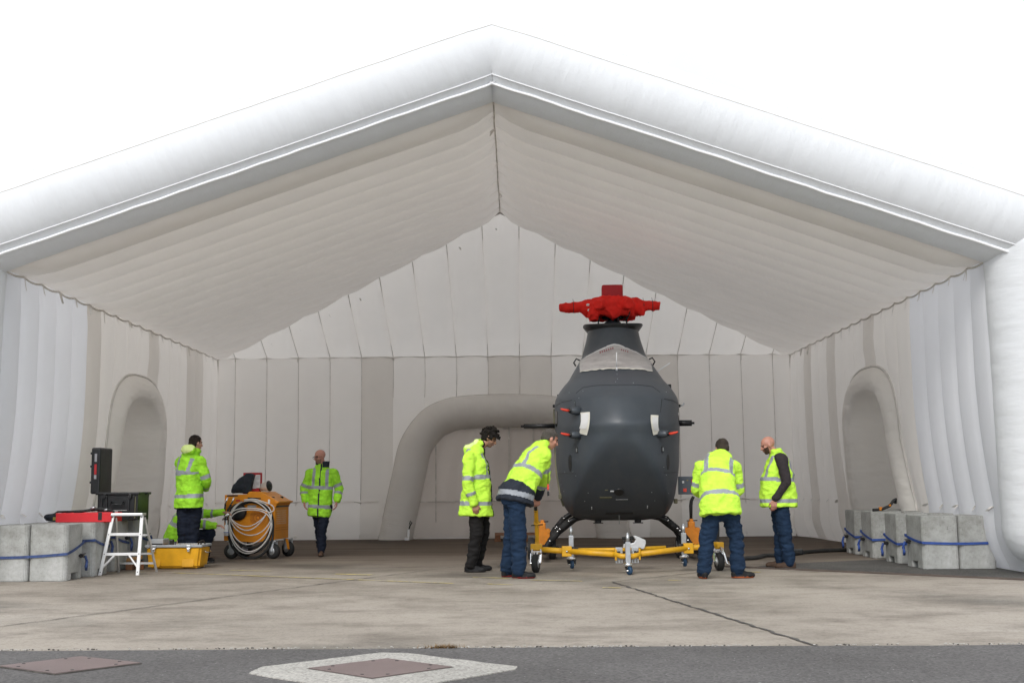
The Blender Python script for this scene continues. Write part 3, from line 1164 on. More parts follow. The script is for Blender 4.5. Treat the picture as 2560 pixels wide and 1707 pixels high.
# ================================================================ cases and bag on the left blocks
BT = BH + 0.002
t = thing('black_case', 'big black transport case standing open on the left blocks', 'case', (-5.50, 16.35, BT))
t.scale = (0.82, 0.9, 1)
M = Matrix.Rotation(R(-3), 4, 'Z')
prof = [(-0.335, 0.0), (0.315, 0.0), (0.355, 0.36), (0.37, 0.40), (-0.37, 0.40), (-0.35, 0.36)]
mb = MB()
# hollow shell: outer frustum, rim and inner floor
for (x, w0) in ((0, 1),):
    mb.prism([(-0.33, 0), (0.31, 0), (0.345, 0.35), (-0.345, 0.35)], -0.24, -0.225, axes='xz')
    mb.prism([(-0.33, 0), (0.31, 0), (0.345, 0.35), (-0.345, 0.35)], 0.225, 0.24, axes='xz')
    mb.prism([(-0.24, 0), (0.24, 0), (0.24, 0.35), (-0.24, 0.35)], -0.345, -0.33, axes='yz')
    mb.prism([(-0.24, 0), (0.24, 0), (0.24, 0.35), (-0.24, 0.35)], 0.325, 0.34, axes='yz')
    mb.box((0, 0, 0.012), (0.64, 0.46, 0.02))
mb.build('shell', 'black_plastic', t, smooth=False)
mb = MB()
for a, b, c2 in (((0, -0.255, 0.365), (0.74, 0.04, 0.035), 0), ((0, 0.255, 0.365), (0.74, 0.04, 0.035), 0), ((-0.355, 0, 0.365), (0.04, 0.5, 0.0345), 0), ((0.355, 0, 0.365), (0.04, 0.5, 0.0345), 0)):
    mb.box(a, b, bev=0.008)
mb.build('rim', 'black_plastic', t, smooth=False)
for x in (-0.27, -0.19, 0.19, 0.27):
    MB().box((x, -0.25, 0.17), (0.035, 0.03, 0.33), bev=0.008).build('rib', 'black_plastic', t, smooth=False)
MB().box((0.30, -0.248, 0.17), (0.012, 0.012, 0.3), bev=0.004).build('rib', 'gasket_olive', t, smooth=False)
hd = MB().tube([(-0.1, -0.26, 0.25), (-0.1, -0.30, 0.22), (0.1, -0.30, 0.22), (0.1, -0.26, 0.25)], 0.012, 6).build('handle', 'black_plastic', t)
mb = MB()
for k in range(26):
    mb.box((-0.16 + k * 0.0125 + random.uniform(-.002, .002), -0.243, 0.135), (0.007, 0.004, 0.007))
mb.box((-0.02, -0.244, 0.10), (0.055, 0.004, 0.045), bev=0.0015)
mb.box((0.09, -0.244, 0.085), (0.02, 0.004, 0.02))
mb.build('stencil_lettering', 'paper', t, smooth=False)
for x in (-0.22, 0.22):
    MB().box((x, -0.27, 0.33), (0.05, 0.03, 0.07), bev=0.008).build('latch', 'black_metal', t, smooth=False)
MB().cyl((-0.335, -0.2, 0.375), (-0.335, 0.2, 0.375), 0.018, n=8).build('hinge', 'black_metal', t)
lid = MB().box((-0.40, 0.0, 0.68), (0.16, 0.50, 0.64), bev=0.025).build('lid', 'black_plastic', t, smooth=False)
for z in (0.52, 0.74, 0.92):
    MB().box((-0.483, 0.0, z), (0.02, 0.5, 0.03), bev=0.006).build('rib', 'black_plastic', lid, smooth=False)
for z, h, mt in ((0.86, 0.11, 'print_grey'), (0.70, 0.14, 'red_board'), (0.595, 0.055, 'print_grey')):
    MB().box((-0.397, -0.2515, z), (0.04, 0.004, h)).build('sticker', mt, lid, smooth=False)
MB().cyl((0.37, 0, 0.36), (0.42, 0, 0.372), 0.012, n=8).build('catch', 'black_metal', t)
t.rotation_euler[2] = R(-2)

t = thing('red_case', 'flat red tool tray lying on the left blocks before the black case', 'case', (-5.70, 15.60, BT), R(-1))
mb = MB()
mb.box((0, 0, 0.006), (0.72, 0.40, 0.012))
mb.box((0, -0.195, 0.06), (0.735, 0.014, 0.12), bev=0.004)
mb.box((0, 0.195, 0.06), (0.735, 0.014, 0.12), bev=0.004)
mb.box((-0.362, 0, 0.06), (0.014, 0.376, 0.118), bev=0.004)
mb.box((0.362, 0, 0.06), (0.014, 0.376, 0.118), bev=0.004)
mb.build('tray', 'case_red', t, smooth=False)
mb = MB()
mb.tube([(-0.37, -0.15, 0.08), (-0.40, -0.16, 0.11), (-0.385, -0.1, 0.135), (-0.25, 0.0, 0.135), (0, 0.05, 0.15), (0.2, 0.02, 0.155), (0.33, -0.05, 0.14), (0.37, -0.12, 0.12)], 0.014, 8)
mb.tube([(-0.2, 0.0, 0.12), (0.0, -0.06, 0.15), (0.15, 0.05, 0.17), (0.3, 0.0, 0.14)], 0.018, 8)
mb.build('hose', 'rubber', t)
MB().cyl((0.03, -0.05, 0.17), (0.10, -0.08, 0.19), 0.016, n=8).cyl((0.24, -0.1, 0.15), (0.28, -0.12, 0.16), 0.014, n=8).build('fitting', 'zinc', t)
MB().box((0.22, -0.2045, 0.075), (0.05, 0.004, 0.10)).build('catch', 'black_metal', t, smooth=False)

mb = MB()
for k in range(5):
    mb.ell((-0.13 + 0.065 * k, 0.02 * math.sin(k), 0.045 + 0.02 * math.sin(k * 1.3 + 1)), (0.085, 0.10, 0.045 + 0.012 * (k % 2)), sub=2)
mb.ell((0.08, 0, 0.09), (0.08, 0.07, 0.045), sub=2)
mb.ell((0, 0, 0.02), (0.2, 0.1, 0.02), sub=2)
me = remesh(mb, 0.014, 3)
me.materials.append(MATS['navy_bag'])
me.materials.append(MATS['olive_cloth'])
for p in me.polygons:
    p.material_index = 1 if (p.center.y < -0.04 and 0.02 < p.center.z < 0.06 and -0.06 < p.center.x < 0.14) else 0
b = tag(link('tool_bag', me), 'black and olive soft bag slumped on the left blocks', 'bag')
b.location = (-6.15, 15.75, BT)

# ================================================================ step ladder
t = thing('step_ladder', 'white aluminium step ladder standing in front of the left blocks', 'ladder', (-5.21, 15.30, 0), R(0))
wb, wt, hh = 0.245, 0.19, 0.775
def rail(s, z):
    return s * (wb + (wt - wb) * z / hh) + (0.03 + 0.05 * z / hh)
for s in (-1, 1):
    a, b = V((rail(s, 0), 0, 0)), V((rail(s, hh), 0.13, hh))
    mb = MB()
    dirn = (b - a).normalized()
    mb.prism([(-0.02, 0), (0.02, 0), (0.02, 1), (-0.02, 1)], -0.012, 0.012, axes='xz', M=Matrix.Translation(a) @ Matrix(((1, 0, (b - a).x, 0), (0, 1, (b - a).y, 0), (0, 0, (b - a).z, 0), (0, 0, 0, 1))))
    mb.build('front_rail', 'white_paint', t, smooth=False)
    a2, b2 = V((rail(s, 0) + 0.06 + (0.02 if s > 0 else 0), 0.54, 0)), V((rail(s, hh) + 0.01, 0.20, hh - 0.04))
    MB().tube([a2, b2], 0.017, 4).build('rear_leg', 'aluminium', t, smooth=False)
for z, dp in ((0.265, 0.10), (0.52, 0.09)):
    y = 0.13 * z / hh
    MB().box(((rail(-1, z) + rail(1, z)) / 2, y + dp / 2 - 0.01, z), (rail(1, z) - rail(-1, z) - 0.02, dp, 0.034), bev=0.005).build('tread', 'white_paint', t, smooth=False)
MB().box((0.08, 0.16, hh), (2 * wt + 0.04, 0.16, 0.035), bev=0.006).build('top_step', 'aluminium', t, smooth=False)
for s in (-1, 1):
    MB().tube([(rail(s, 0.10), 0.012, 0.085), (rail(s * 0.40, 0.25), 0.045, 0.255)], 0.013, 4).build('brace', 'white_paint', t, smooth=False)
for z in (0.12, 0.25, 0.5):
    f = z / (hh - 0.04)
    y = 0.54 + (0.2 - 0.54) * f
    xa = rail(-1, 0) + 0.06 + (rail(-1, hh) + 0.01 - rail(-1, 0) - 0.06) * f
    xb = rail(1, 0) + 0.08 + (rail(1, hh) + 0.01 - rail(1, 0) - 0.08) * f
    MB().box(((xa + xb) / 2, y, z), (xb - xa, 0.016, 0.026)).build('rear_bar', 'aluminium', t, smooth=False)
for s in (-1, 1):
    for z in (0.27, 0.52, 0.74, 0.04):
        MB().cyl((rail(s, z), 0.13 * z / hh - 0.018, z), (rail(s, z), 0.13 * z / hh - 0.010, z), 0.006, n=8).build('rivet', 'black_metal', t, smooth=False)

# timber batten and scraps behind the ladder
t = tag(MB().prism([(-0.11, 0.0), (0.10, 0.035), (0.105, 0.085), (-0.105, 0.045)], -0.02, 0.02, axes='xz', bev=0.003).build('timber_batten', 'timber_batten', smooth=False),
        'short orange-brown timber batten leaning between ladder and yellow case', 'batten')
t.location = (-5.28, 16.22, 0.115)
tag(MB().box((-5.36, 16.34, 0.055), (0.09, 0.22, 0.11), bev=0.004).box((-5.22, 16.30, 0.055), (0.06, 0.12, 0.11), bev=0.004).build('timber_block', 'wood', smooth=False), 'dark wooden chock under the timber batten by the yellow case', 'chock')

# ================================================================ yellow tool case
t = thing('tool_case', 'open yellow plastic tool case with grey rim on the floor', 'tool case', (-4.77, 16.33 + 0.22, 0), R(-1.5))
bm = bmesh.new()
bmesh.ops.create_cube(bm, size=1)
for v in bm.verts:
    top = v.co.z > 0
    v.co = V((v.co.x * (0.78 if top else 0.70), v.co.y * (0.46 if top else 0.40), 0.012 + (0.30 if top else 0)))
bmesh.ops.bevel(bm, geom=bm.edges[:], offset=0.03, segments=3, affect='EDGES')
mb = MB()
mb.bm(bm)
mb.build('tub', 'case_yellow', t, smooth=False)
for x in (-0.27, 0.20):
    mb = MB().prism([(-0.085, 0.03), (0.07, 0.03), (0.085, 0.045), (0.085, 0.195), (0.072, 0.208), (-0.085, 0.208)], -0.012, 0.012, axes='xz', bev=0.005)
    o = mb.build('foot_pad', 'case_yellow', t, smooth=False)
    o.location = (x, -0.213, 0)
    o.rotation_euler[0] = R(-5)
mb = MB()
for c, s in (((0, -0.22, 0.315), (0.80, 0.04, 0.035)), ((0, 0.22, 0.315), (0.80, 0.04, 0.035)), ((-0.385, 0, 0.315), (0.035, 0.42, 0.0345)), ((0.385, 0, 0.315), (0.035, 0.42, 0.0345))):
    mb.box(c, s, bev=0.007)
mb.build('rim', 'case_grey', t, smooth=False)
for x in (-0.27, 0.215):
    la = MB().box((x, -0.248, 0.305), (0.06, 0.016, 0.05), bev=0.005).build('latch', 'zinc', t, smooth=False)
    MB().box((x, -0.252, 0.262), (0.035, 0.012, 0.05), bev=0.004).build('hasp', 'chrome', la, smooth=False)
MB().tube([(0.40, -0.12, 0.25), (0.43, -0.12, 0.22), (0.43, 0.12, 0.22), (0.40, 0.12, 0.25)], 0.008, 6).build('handle', 'chrome', t)
MB().box((-0.29, 0.05, 0.37), (0.19, 0.26, 0.075), bev=0.012).build('grey_insert', 'case_grey', t, smooth=False)
MB().box((-0.29, -0.082, 0.338), (0.17, 0.012, 0.018)).build('insert_slot', 'black_plastic', t, smooth=False)
mb = MB()
mb.box((-0.10, 0.0, 0.35), (0.055, 0.06, 0.09), bev=0.006).cyl((-0.05, 0, 0.3), (-0.05, 0, 0.37), 0.008, n=8).cyl((0.3, 0.05, 0.3), (0.3, 0.05, 0.385), 0.012, n=8)
mb.tube([(0.27, 0.0, 0.3), (0.29, -0.02, 0.36), (0.34, 0.02, 0.385), (0.36, 0.05, 0.33)], 0.01, 6)
mb.build('hand_tools', 'black_metal', t, smooth=False)
mb = MB().cyl((0.21, -0.18, 0.33), (0.21, -0.18, 0.352), 0.012, n=10).cyl((0.06, -0.15, 0.33), (0.06, -0.15, 0.35), 0.012, n=10).cyl((-0.03, 0.02, 0.3), (-0.025, 0.0, 0.385), 0.006, n=8)
mb.build('knob', 'zinc', t, smooth=False)

# ================================================================ orange power cart
cart = thing('power_cart', 'orange wheeled power cart hung with coiled hoses and white cable', 'ground power cart', (-4.23, 18.52, 0), R(-6))
# front outline in metres from the left edge at the floor
def cz(px, py):
    return ((px - 585) * 0.001 - 0.0, (1490 - py) * 0.001)
outl = [cz(172, 1205), cz(172, 490), cz(535, 485), cz(572, 440), cz(765, 445), cz(1045, 600), cz(1000, 690), cz(1000, 1195), cz(700, 1235)]
MB().prism(outl, 0.0, 0.72, axes='xz', bev=0.006).build('body', 'cart_orange', cart, smooth=False)
MB().prism([cz(985, 598), cz(1065, 596), cz(1062, 622), cz(985, 640)], -0.012, 0.74, axes='xz', bev=0.004).build('handle_lip', 'cart_orange', cart, smooth=False)
MB().prism([cz(1000, 640), cz(1012, 640), cz(1012, 690), cz(1000, 690)], 0.04, 0.70, axes='xz').build('side_slot', 'black_plastic', cart, smooth=False)
o = MB()
for i in range(7):
    for j in range(8):
        o.cyl((0.416, 0.10 + j * 0.065, 0.74 - i * 0.033), (0.4175, 0.10 + j * 0.065, 0.74 - i * 0.033), 0.011, n=6)
tag(o.build('side_louvres', 'ivory', cart, smooth=False), kind='stuff')
for z in (0.475, 0.44):
    MB().box((0.417, 0.36, z), (0.006, 0.68, 0.006)).build('seam', 'cart_orange_vent', cart, smooth=False)
MB().prism([cz(215, 492), cz(388, 490), cz(388, 512), cz(215, 514)], -0.008, 0.002, axes='xz').build('top_slot', 'black_plastic', cart, smooth=False)
MB().prism([cz(552, 530), cz(765, 542), cz(765, 558), cz(552, 546)], -0.008, 0.002, axes='xz').build('top_slot', 'black_plastic', cart, smooth=False)
c0 = cz(725, 850)
mb = MB()
for k in range(40):
    a = 2 * math.pi * k / 40
    d = V((math.cos(a), 0, math.sin(a)))
    s = V((-math.sin(a), 0, math.cos(a))) * 0.004
    p = V((c0[0], -0.004, c0[1]))
    mb.add([p + d * 0.06 - s, p + d * 0.06 + s, p + d * 0.135 + s, p + d * 0.135 - s], [(0, 1, 2, 3)])
for k in range(20):
    a = 2 * math.pi * k / 20
    d = V((math.cos(a), 0, math.sin(a)))
    s = V((-math.sin(a), 0, math.cos(a))) * 0.004
    p = V((c0[0], -0.004, c0[1]))
    mb.add([p + d * 0.02 - s, p + d * 0.02 + s, p + d * 0.05 + s, p + d * 0.05 - s], [(0, 1, 2, 3)])
mb.build('fan_grille', 'cart_orange_vent', cart, smooth=False)
for px, py, w, h, mt in ((395, 580, 0.07, 0.024, 'red_board'), (628, 708, 0.06, 0.028, 'red_board'), (622, 672, 0.14, 0.034, 'case_grey'), (940, 600, 0.0, 0, None)):
    if mt:
        q = cz(px, py)
        MB().box((q[0], -0.004, q[1]), (w, 0.006, h)).build('label_plate', mt, cart, smooth=False)
for px, py in ((1060, 560), (1180, 550)):
    q = cz(px, py)
    x = 0.33 + (0.0 if px < 1100 else 0.02)
    y = 0.12 if px < 1100 else 0.52
    kn = MB().tube([(x - 0.02, y, 0.85), (x + 0.012, y, 0.965)], [0.03, 0.026], 10).build('grip', 'black_plastic', cart)
c1 = cz(405, 760)
MB().lathe([(0.135, 0.0), (0.135, 0.04), (0.10, 0.06), (0.03, 0.065)], (c1[0], 0, c1[1]), (0, -1, 0), 24).build('hose_drum', 'black_plastic', cart, auto=30) if False else MB().lathe([(0.135, 0.0), (0.135, 0.04), (0.10, 0.06), (0.03, 0.065)], (c1[0], 0, c1[1]), (0, -1, 0), 24).build('hose_drum', 'black_plastic', cart)
for px, py in ((505, 600), (905, 660), (885, 790)):
    q = cz(px, py)
    MB().cyl((q[0], 0, q[1]), (q[0] + 0.01, -0.14, q[1] + 0.02), 0.014, n=8).build('hook', 'cart_orange', cart)
# black hose coils
hc = cz(630, 960)
for k in range(3):
    pth = []
    for j in range(48):
        a = 2 * math.pi * j / 48
        rx, rz = 0.315 + 0.022 * k, 0.355 + 0.022 * k
        z = hc[1] + rz * math.sin(a) - (0.06 * k if math.sin(a) < 0 else 0)
        pth.append((hc[0] + rx * math.cos(a), -0.055 - 0.022 * (k % 2) + 0.006 * math.sin(a * 3 + k), z))
    MB().tube(pth, 0.018, 8, closed=True).build('black_hose', 'rubber', cart)
MB().tube([(*[cz(205, 640)[0]], -0.05, cz(205, 640)[1]), (cz(190, 760)[0], -0.05, cz(190, 760)[1]), (cz(215, 900)[0], -0.06, cz(215, 900)[1]), (cz(290, 1050)[0], -0.06, cz(290, 1050)[1])], 0.016, 8).build('black_hose', 'rubber', cart)
MB().tube([(cz(300, 640)[0], -0.05, cz(300, 640)[1]), (cz(250, 730)[0], -0.055, cz(250, 730)[1]), (cz(235, 880)[0], -0.06, cz(235, 880)[1])], 0.018, 8).build('black_hose', 'rubber', cart)
for a, b in (((245, 530), (200, 640)), ((350, 530), (305, 630)), ((280, 760), (185, 880)), ((315, 755), (235, 860))):
    pa, pb = cz(*a), cz(*b)
    MB().cyl((pa[0], -0.06 if a[1] < 700 else -0.10, pa[1]), (pb[0], -0.06 if a[1] < 700 else -0.11, pb[1]), 0.015, 0.013, n=10).build('hose_coupling', 'chrome', cart)
# white cable loops
for k, (cx, cyy, rx, rz, y) in enumerate(((640, 850, 0.33, 0.27, -0.10), (620, 900, 0.335, 0.31, -0.115), (620, 940, 0.345, 0.36, -0.105), (640, 920, 0.335, 0.30, -0.125))):
    q = cz(cx, cyy)
    pth = []
    for j in range(49):
        a = 2 * math.pi * j / 48
        low = max(0, -math.sin(a))
        sq = 1 - 0.35 * max(0, math.sin(a)) if k in (1, 3) else 1
        pth.append((q[0] + rx * math.cos(a) + 0.02 * math.sin(2 * a + k), y + 0.01 * math.sin(3 * a + k), q[1] + rz * sq * math.sin(a) - 0.05 * k * low * low))
    MB().tube(pth, 0.0095, 6).build('white_cable', 'white_cable', cart)
for k, (z0, sag, y) in enumerate(((960, 60, -0.12), (1000, 85, -0.13))):
    a, b = cz(330, 860), cz(900, 780)
    pth = []
    for j in range(25):
        f = j / 24
        pth.append((a[0] + (b[0] - a[0]) * f, y, a[1] + (b[1] - a[1]) * f - (0.16 + 0.06 * k) * math.sin(math.pi * f) ** 0.8))
    MB().tube(pth, 0.009, 6).build('white_cable', 'white_cable', cart)
pq = [cz(530, 570), cz(700, 560), cz(900, 620), cz(1000, 670), cz(1015, 730), cz(960, 765), cz(890, 745)]
MB().tube([(p[0], -0.12, p[1]) for p in catmull(pq, 6)], 0.009, 6).build('white_cable', 'white_cable', cart)
q = cz(248, 1040)
MB().lathe([(0.012, 0.16), (0.014, 0.09), (0.03, 0.08), (0.032, -0.02), (0.04, -0.025), (0.04, -0.04), (0.034, -0.045), (0.034, -0.085)], (q[0], -0.10, q[1]), (0, 0, 1), 14).build('plug', 'white_metal', cart)
MB().lathe([(0.0415, -0.026), (0.0415, -0.038)], (q[0], -0.10, q[1]), (0, 0, 1), 14).build('plug_ring', 'strap_blue', cart)
q = cz(940, 600)
MB().box((q[0], -0.13, q[1]), (0.03, 0.02, 0.07), bev=0.004).build('cable_clip', 'white_metal', cart, smooth=False)


def cart_wheel(x, y, r, swivel, ang, nm='wheel'):
    ax = V((math.cos(ang), math.sin(ang), 0))
    c = V((x, y, r))
    w = MB().lathe([(r * 0.62, -0.045), (r * 0.9, -0.042), (r, -0.025), (r, 0.025), (r * 0.9, 0.042), (r * 0.62, 0.045)], c, ax, 28).build('wheel', 'rubber', cart)
    MB().lathe([(0.02, -0.05), (r * 0.35, -0.05), (r * 0.6, -0.04), (r * 0.6, 0.04), (r * 0.35, 0.05), (0.02, 0.05)], c, ax, 20).build('rim', 'zinc', w)
    mb = MB()
    for s in (-1, 1):
        p = c + ax * (0.058 * s)
        mb.tube([p, V((x, y, 0.27)) + ax * (0.05 * s)], [0.028, 0.04], 8, flat=0.25)
    mb.box((x, y, 0.275), (0.12, 0.12, 0.02))
    mb.build('fork', 'zinc', cart, smooth=False)


cart_wheel(-0.30, 0.06, 0.118, True, R(95))
cart_wheel(0.385, 0.03, 0.118, True, R(70))
cart_wheel(0.42, 0.70, 0.118, False, R(60))
cart_wheel(-0.28, 0.66, 0.118, False, R(90))
MB().prism([(0.40, 0.285), (0.44, 0.285), (0.47, 0.12), (0.44, 0.12)], 0.60, 0.63, axes='xz').build('wheel_bracket', 'cart_orange', cart, smooth=False)

# things on the cart
def on_cart(px, py, y):
    q = cz(px, py)
    return cart.matrix_basis @ V((q[0], y, q[1]))
cart.matrix_basis
bpy.context.view_layer.update()
mb = MB()
pl = [(-0.17, 0.01), (-0.175, 0.04), (-0.15, 0.10), (-0.09, 0.20), (-0.03, 0.255), (0.02, 0.27), (0.06, 0.32), (0.12, 0.325), (0.185, 0.30), (0.17, 0.22), (0.155, 0.12), (0.15, 0.05), (0.12, 0.005)]
mb.prism(pl, -0.07, 0.07, axes='xz')
mb.ell((-0.02, 0, 0.10), (0.15, 0.12, 0.10), sub=2)
mb.ell((0.05, 0, 0.20), (0.10, 0.10, 0.10), sub=2)
me = remesh(mb, 0.016, 5)
nrm_ = [v.normal.copy() for v in me.vertices]
for v, nn in zip(me.vertices, nrm_):
    v.co += nn * 0.008 * fbm(v.co * 9)
me.materials.append(MATS['navy_bag'])
b = tag(link('soft_bag', me), 'dark navy soft bag lying on top of the orange cart', 'bag')
b.location = on_cart(420, 474, 0.12) + V((0, 0, 0.0))
t = thing('red_carton', 'red box with white paper labels standing on the orange cart', 'box', on_cart(520, 480, 0.34), R(-6))
MB().box((-0.01, 0, 0.17), (0.265, 0.16, 0.34), bev=0.004).build('carton', 'red_board', t, smooth=False)
MB().box((-0.02, -0.0815, 0.185), (0.20, 0.003, 0.20)).build('label_sheet', 'paper', t, smooth=False)
MB().box((0.105, -0.0825, 0.20), (0.075, 0.003, 0.21)).build('label_sheet', 'paper', t, smooth=False)
mb = MB()
for k in range(9):
    mb.box((0.105, -0.0845, 0.285 - k * 0.012 - (0.04 if k > 4 else 0)), (0.05 + 0.01 * (k % 2), 0.002, 0.004))
mb.build('printed_lines', 'print_grey', t, smooth=False)
MB().tube([(-0.03, 0, 0.34), (-0.03, 0, 0.375), (0.02, 0, 0.375), (0.02, 0, 0.34)], 0.005, 6).tube([(0.05, 0.02, 0.34), (0.05, 0.02, 0.36), (0.09, 0.02, 0.36), (0.09, 0.02, 0.34)], 0.005, 6).build('wire_handle', 'white_metal', t)
t = thing('duct_lamp', 'ivory round lamp housing with dark face on the orange cart', 'lamp', on_cart(790, 452, 0.30), R(-6))
ax = V((0.93, -0.25, 0.16)).normalized()
MB().lathe([(0.03, -0.12), (0.06, -0.115), (0.075, -0.05), (0.085, 0.03), (0.088, 0.035)], (-0.02, 0, 0.092), ax, 20).build('housing', 'ivory', t)
MB().lathe([(0.088, 0.034), (0.08, 0.042), (0.02, 0.046)], (-0.02, 0, 0.092), ax, 20).build('face_plate', 'black_plastic', t)
MB().cyl(V((-0.02, 0, 0.092)) + ax * 0.044, V((-0.02, 0, 0.092)) + ax * 0.075, 0.008, n=8).build('knob', 'black_plastic', t)
MB().box((-0.05, 0, 0.008), (0.12, 0.09, 0.016), bev=0.003).build('stand', 'ivory', t, smooth=False)
# ================================================================ helicopter
heli = thing('helicopter', 'dark grey helicopter seen nose on, bladeless, on ground wheels', 'helicopter', (1.43, 16.0, 0), R(-3))
LV = [(0.585, .40, 1.45, 2.2, 2.4), (0.635, .66, 1.20, 2.0, 2.2), (0.73, .77, .98, 1.8, 1.9), (0.89, .835, .76, 1.6, 1.75), (1.055, .865, .57, 1.5, 1.7), (1.37, .91, .28, 1.42, 1.68),
      (1.68, .92, .07, 1.4, 1.7), (1.90, .925, .0, 1.35, 1.78), (2.03, .925, .03, 1.35, 1.8), (2.28, .925, .19, 1.4, 1.88), (2.40, .90, .31, 1.42, 1.95), (2.545, .815, .52, 1.5, 2.05),
      (2.66, .72, .74, 1.55, 2.2), (2.75, .67, .92, 1.65, 2.4), (2.97, .56, 1.32, 1.95, 2.6), (3.08, .505, 1.52, 2.1, 2.6), (3.2, .475, 1.68, 2.25, 2.6), (3.40, .425, 1.80, 2.35, 2.6), (3.57, .393, 1.88, 2.4, 2.6)]
LS = catmull(LV, 5)


def chin(y, z, yn, ys):
    """below the nose tip a sloping belly plane cuts the rounded plan"""
    k = 0.045
    d = y - yn
    return yn + 0.5 * (d + math.sqrt(d * d + k * k)) if z < 1.92 else y


def lev(z):
    z = min(max(z, LS[0][0]), LS[-1][0])
    for a, b in zip(LS, LS[1:]):
        if a[0] <= z <= b[0] + 1e-9:
            f = (z - a[0]) / max(1e-9, b[0] - a[0])
            return [p + (q - p) * f for p, q in zip(a, b)]
    return list(LS[-1])


def plan(c, z, yn, ys):
    if z < 1.92:
        f = sm(1.92, 1.7, z)
        e = ys - ys * c if True else 0
        return (ys - (ys - yn) * c) * (1 - f) + chin(ys - ys * c, z, yn, ys) * f
    return ys - (ys - yn) * c


def nosey(x, z):
    _, w, yn, ys, n = lev(z)
    k = min(0.9999, abs(x) / w)
    return plan((1 - k ** n) ** (1 / n), z, yn, ys)


def hp(x, z, out=0.0):
    """point on the nose skin, pushed out along its normal"""
    p = V((x, nosey(x, z), z))
    e = 0.01
    tx = V((2 * e, nosey(x + e, z) - nosey(x - e, z), 0))
    tz = V((0, nosey(x, z + e) - nosey(x, z - e), 2 * e))
    n = tx.cross(tz).normalized()
    if n.y > 0:
        n = -n
    return p + n * out, n


rows = []
NT = 26
for z, w, yn, ys, n in LS:
    row = []
    back = [(0.35, 5.9, .82), (0.62, 5.2, .55), (0.90, 4.4, .2), (1.0, 3.6, 0), (1.0, 2.9, 0)]
    for s in (-1, 1):
        pts = []
        for kx, y, kz in back:
            yy = max(y, ys + 0.15)
            pts.append((s * w * kx, yy, z + (2.35 - z) * kz))
        if s < 0:
            row += pts
            for j in range(-NT, NT + 1):
                th = math.pi / 2 * j / NT
                sx, cx = math.sin(th), math.cos(th)
                row.append((w * math.copysign(abs(sx) ** (2 / n), sx), plan(abs(cx) ** (2 / n), z, yn, ys), z))
        else:
            row += pts[::-1]
    rows.append(row)
mb = MB().grid(rows)
k = len(rows[0])
nb = len(mb.v)
mb.f.append(tuple(range(k)))
mb.f.append(tuple(nb - k + i for i in range(k))[::-1])
mb.m += [0, 0]
for i in range(len(rows) - 1):        # rear closure
    mb.f.append((i * k, (i + 1) * k, (i + 1) * k + k - 1, i * k + k - 1))
    mb.m.append(0)
fus = mb.build('fuselage', 'heli_grey', heli, recalc=True)
fus.data.set_sharp_from_angle(angle=R(50))
bw = MB().tube([(0, 5.3, 2.3), (0, 6.6, 2.36), (0, 7.9, 2.42)], [0.38, 0.24, 0.15], 18).build('tail_boom', 'heli_grey', heli)
MB().prism([(7.3, 2.45), (7.9, 2.45), (8.25, 3.2), (7.85, 3.2)], -0.03, 0.03, axes='yz', bev=0.01).build('fin', 'heli_grey', bw, smooth=False)
# flared collar under the rotor head
mb = MB()
ring = []
for z, rx, ry, drop in ((3.50, .385, .50, 0), (3.555, .43, .53, 0.0), (3.585, .475, .56, 0.0), (3.592, .47, .555, 0), (3.575, .36, .45, 0), (3.57, .05, .05, 0)):
    r = []
    for j in range(49):
        a = 2 * math.pi * j / 48
        cx, sx = math.cos(a), math.sin(a)
        r.append((rx * math.copysign(abs(cx) ** 0.7, cx), 2.38 + ry * math.copysign(abs(sx) ** 0.7, sx), z + (0.03 * abs(cx) ** 3 if z > 3.56 else 0)))
    ring.append(r)
mb.grid(ring)
mb.build('collar', 'heli_trim', heli, recalc=True)
# mast and control rods
mast = MB().lathe([(0.13, 0), (0.13, 0.10), (0.075, 0.12), (0.075, 0.42)], (0, 2.38, 3.58), (0, 0, 1), 20).build('rotor_mast', 'heli_grey', heli)
mb = MB()
mb.lathe([(0.16, 0), (0.19, 0.02), (0.19, 0.07), (0.15, 0.09)], (0, 2.38, 3.72), (0, 0, 1), 20)
for a in (20, 110, 200, 290, 335):
    c, s = math.cos(R(a)), math.sin(R(a))
    mb.cyl((0.25 * c, 2.38 + 0.2 * s, 3.58), (0.23 * c, 2.38 + 0.2 * s, 3.86), 0.012, n=8)
    mb.box((0.24 * c, 2.38 + 0.2 * s, 3.80), (0.07, 0.07, 0.08), bev=0.01)
mb.box((-0.25, 2.25, 3.75), (0.08, 0.08, 0.14), bev=0.01)
mb.tube([(0.16, 2.2, 3.68), (0.22, 2.15, 3.70), (0.26, 2.12, 3.78), (0.27, 2.14, 3.84)], 0.010, 6)
mb.tube([(0.10, 2.2, 3.62), (0.18, 2.15, 3.60), (0.30, 2.2, 3.60)], 0.02, 6)
mb.build('swashplate', 'black_metal', mast, smooth=False)
